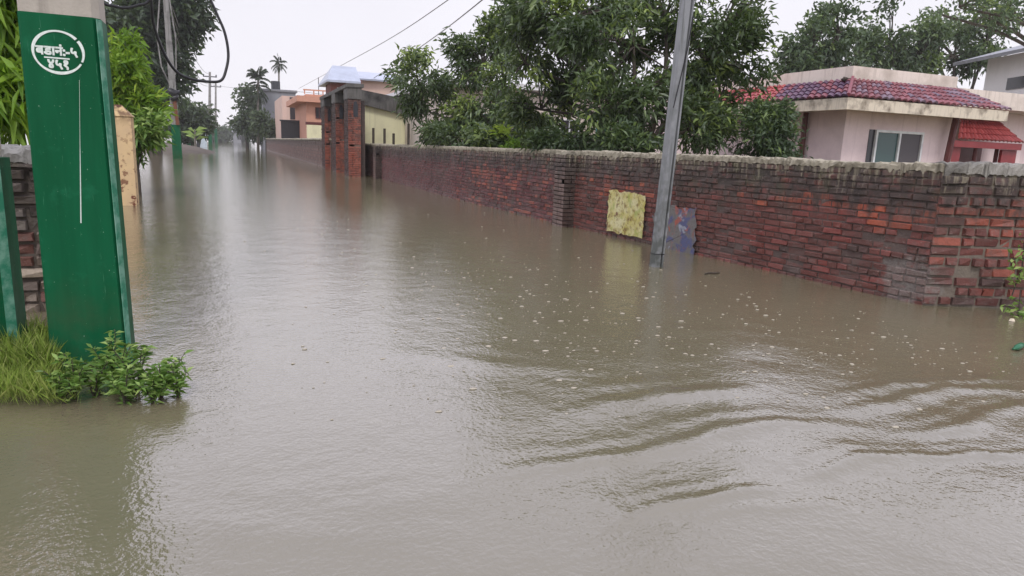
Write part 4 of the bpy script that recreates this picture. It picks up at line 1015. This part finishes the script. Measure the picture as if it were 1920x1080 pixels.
for k, (px, py) in enumerate(((700, 240), (721, 241), (738, 250), (766, 232))):
    q0 = at(px, py, 25.6); q1 = at(px, 275, 25.6)
    b = MB(); b.tube([(q1.x, 25.6, -.3), (q0.x, 25.6, q0.z)], .045, 6); tag(b.build('fence_post', M['bark']), ['thin wooden post before the cream shed, first from the pillared wall', 'thin wooden post before the cream shed, second from the pillared wall', 'shortest wooden post before the cream shed', 'wooden post at the mango end of the cream shed'][k], 'post', 'wooden posts before the cream shed')
# brick house with blue sheet roof
bh_ = thing('brick_house', 'brick house with a shiny blue sheet roof behind the pillared wall', 'house', (5.5, 44, 0))
l_, r_ = at(620, 150, 44), at(678, 150, 44); ze = at(650, 148, 44).z
b = MB(); b.box((l_.x, 44, -.5), (r_.x, 46.4, ze)); b.build('wall', M['brick_red'], bh_)
b = MB(); l2 = at(613, 149, 43.5); t2 = at(617, 130, 45); r2 = at(676, 149, 43.5)
zr = l2.z+1.0; b.add([(l2.x, 43.4, l2.z), (r2.x, 43.4, l2.z), (r2.x, 48, l2.z), (l2.x, 48, l2.z), (l2.x+.55, 45.2, zr), (r2.x, 45.2, zr), (l2.x, 43.4, l2.z-.12), (r2.x, 43.4, l2.z-.12), (r2.x, 48, l2.z-.12), (l2.x, 48, l2.z-.12)], [(0, 1, 5, 4), (3, 0, 4), (2, 3, 4, 5), (1, 2, 5), (6, 7, 1, 0), (9, 6, 0, 3), (7, 8, 2, 1), (8, 9, 3, 2), (9, 8, 7, 6)]); b.build('roof', M['blue_roof'], bh_)
w0, w1 = at(632, 164, 44), at(646, 176, 44); window(bh_, w0.x, w1.x, 44, w1.z, w0.z, M['white_metal'], [M['white_metal']])
l_, r_ = at(679, 160, 46), at(735, 160, 46); ze = at(700, 153, 46).z
an = MB(); an.box((r2.x+.05, 45, -.5), (r_.x, 52, ze)); an.build('annexe', M['peach'], bh_)
an = MB(); an.slab((r2.x+.05, 44.6, ze+.02), (r_.x+.4, 44.6, ze+.02), (r_.x+.4, 47.5, ze+.7), (r2.x+.05, 47.5, ze+.7), .1); an.build('annexe_roof', M['blue_roof'], bh_)
# orange house
oh = thing('orange_house', 'orange plastered house with rounded balcony beyond the pillared wall', 'house', (5.3, 58, 0))
l_, r_ = at(574, 200, 58), at(640, 200, 58); zt = at(600, 178, 58).z; zb = at(600, 187, 58).z
b = MB(); b.box((l_.x, 58, -.5), (r_.x+2, 68, zt)); b.build('wall', M['orange'], oh)
b = MB(); b.box((l_.x-.75, 57.3, zb-.25), (r_.x+2, 68.4, zb+.2)); b.build('sun_shade', M['orange'], oh)
b = MB(); z2 = at(600, 232, 58).z; b.box((l_.x-.08, 57.9, z2-.12), (r_.x+2, 57.995, z2+.1)); b.build('string_course', M['dark_red_paint'], oh)
b = MB(); b.box((l_.x, 57.9, -.4), (r_.x+2, 57.996, z2-.122)); b.build('plinth', M['cream'], oh)
b = MB(); zp = at(600, 170, 58).z; b.box((l_.x-.2, 57.9, zp-.05), (r_.x+2, 58.02, zp+.05))
for k in range(6): b.tube([(l_.x-.1+k*.7, 57.96, zt), (l_.x-.1+k*.7, 57.96, zp-.05)], .05, 5)
b.build('roof_railing', M['orange'], oh)
w0, w1 = at(591, 201, 58), at(606, 223, 58); window(oh, w0.x, w1.x, 58, w1.z, w0.z, M['dark_red_paint'], [M['dark_glass']])
b = MB(); q0 = at(597, 145, 60); b.tube([(q0.x, 60, zt), (q0.x, 60, q0.z)], .03, 5); b.build('aerial', M['dark_metal'], oh)
# pink block with dark tall windows; grey block
pk = thing('apartment_block', 'pink and cream block with tall dark stair windows beside the orange house', 'building', (5.2, 74, 0))
l_, r_ = at(529, 200, 74), at(572, 200, 74); zt = at(540, 180, 74).z
b = MB(); b.box((l_.x, 74, -.5), (r_.x+1.5, 86, zt)); b.build('wall', M['peach'], pk)
w0, w1 = at(543, 182, 74), at(554, 224, 74); b = MB(); b.box((w0.x, 73.9, w1.z), (w1.x, 73.997, w0.z)); b.build('stair_window', M['dark_glass'], pk)
b = MB(); w0, w1 = at(556, 195, 74), at(569, 226, 74); b.box((w0.x, 73.88, w1.z), (w1.x, 73.996, w0.z)); b.build('balcony', M['cream'], pk)
gb = thing('grey_building', 'unplastered grey flat roofed building behind the taller palm', 'building', (4.6, 92, 0))
l_, r_ = at(494, 200, 92), at(531, 200, 92); zt = at(510, 171, 92).z
b = MB(); b.box((l_.x, 92, -.5), (r_.x+1.5, 104, zt)); b.build('wall', M['far_grey'], gb)
b = MB(); b.box((l_.x-.2, 91.8, zt), (r_.x+1.7, 104.2, zt+.25)); b.build('roof_slab', M['far_grey'], gb)
b = MB(); q0 = at(517, 166, 94); b.tube([(q0.x, 94, zt+.25), (q0.x, 94, zt+1.35)], .55, 10); b.build('water_tank', M['dark_metal'], gb)
bs = thing('sheet_fence', 'black sheet metal fence in front of the pink block', 'fence', (5, 60, 0))
l_, r_ = at(527, 240, 64), at(573, 240, 64); zt = at(550, 228, 64).z
b = MB(); n = 26
for k in range(n):
    x0 = l_.x+(r_.x-l_.x)*k/n; x1 = l_.x+(r_.x-l_.x)*(k+1)/n; b.box((x0, 64-.03*(k % 2), -.5), (x1, 64.05, zt))
b.build('sheet_panel', M['dark_metal'], bs)
b = MB(); b.box((l_.x-.1, 63.9, zt), (r_.x+.1, 64.1, zt+.12)); b.build('top_rail', M['dark_metal'], bs)
# far end of the road
for i, (lab, x0p, x1p, ytp, Yd, mm) in enumerate((
    ('misty pale house closing the far end of the flooded road', 417, 436, 250, 260, 'white'), ('misty grey house at the road end beside the roadside tree', 437, 452, 247, 240, 'far_grey'))):
    l_, r_ = at(x0p, 250, Yd), at(x1p, 250, Yd); zt = at(x0p, ytp, Yd).z
    h_ = thing('distant_house', lab, 'house', (l_.x, Yd, 0)); b = MB(); b.box((l_.x, Yd, -.5), (r_.x, Yd+8, zt)); b.build('wall', M[mm], h_)
    b = MB(); b.slab((l_.x-.4, Yd-.5, zt), (r_.x+.4, Yd-.5, zt), (r_.x+.4, Yd+5, zt+1.6), (l_.x-.4, Yd+5, zt+1.6), .15); b.build('roof', M['grey_roof'], h_)
    window(h_, l_.x+1.2, l_.x+2.4, Yd, .9, 2.1, M['far_grey'], [M['dark_glass']])
gt = thing('sheet_gate', 'pale blue sheet gate on the far side of the mud bank', 'gate', (-3, 95, 0))
l_, r_ = at(374, 250, 95), at(387, 250, 95); zt = at(380, 239, 95).z
b = MB(); b.box((l_.x, 95, -.5), (r_.x, 95.06, zt)); b.build('gate_leaf', M['bluewhite'], gt)
b = MB(); b.box((l_.x-.35, 94.9, -.5), (l_.x-.02, 95.2, zt+.5)); b.build('gate_post', M['dark_metal'], gt)
kk = thing('green_kiosk', 'small green sheet kiosk behind the green based pole', 'kiosk', (-4.5, 84, 0))
l_, r_ = at(344, 250, 84), at(360, 250, 84); zt = at(350, 246, 84).z
b = MB(); b.box((l_.x, 84, -.5), (r_.x, 86, zt)); b.build('body', M['green'], kk)
b = MB(); b.box((l_.x-.15, 83.7, zt), (r_.x+.15, 86.2, zt+.12)); b.build('roof', M['grey_roof'], kk)
lw = thing('low_wall', 'pale low wall on the mud bank behind the dark shrub', 'wall', (-5.5, 72, 0))
l_, r_ = at(282, 250, 69), at(330, 250, 69); zt = at(310, 256, 69).z
b = MB(); b.box((l_.x, 69, -.5), (r_.x, 69.25, zt)); b.build('panel', M['white'], lw)
b = MB(); b.box((l_.x, 68.95, zt), (r_.x, 69.3, zt+.1)); b.build('coping', M['coping_grey'], lw)

# ------------------------------------------------------------------ rain haze
def haze():
    t = NT('rain_haze'); v = t.n('ShaderNodeVolumePrincipled'); v.inputs['Color'].default_value = (.97, .97, .98, 1); v.inputs['Density'].default_value = .0006; v.inputs['Anisotropy'].default_value = .2
    b = MB(); b.box((-310, -70, -1.6), (310, 430, 19)); return tag(b.build('haze', t.done(None, v.outputs[0])), kind='stuff')
haze()
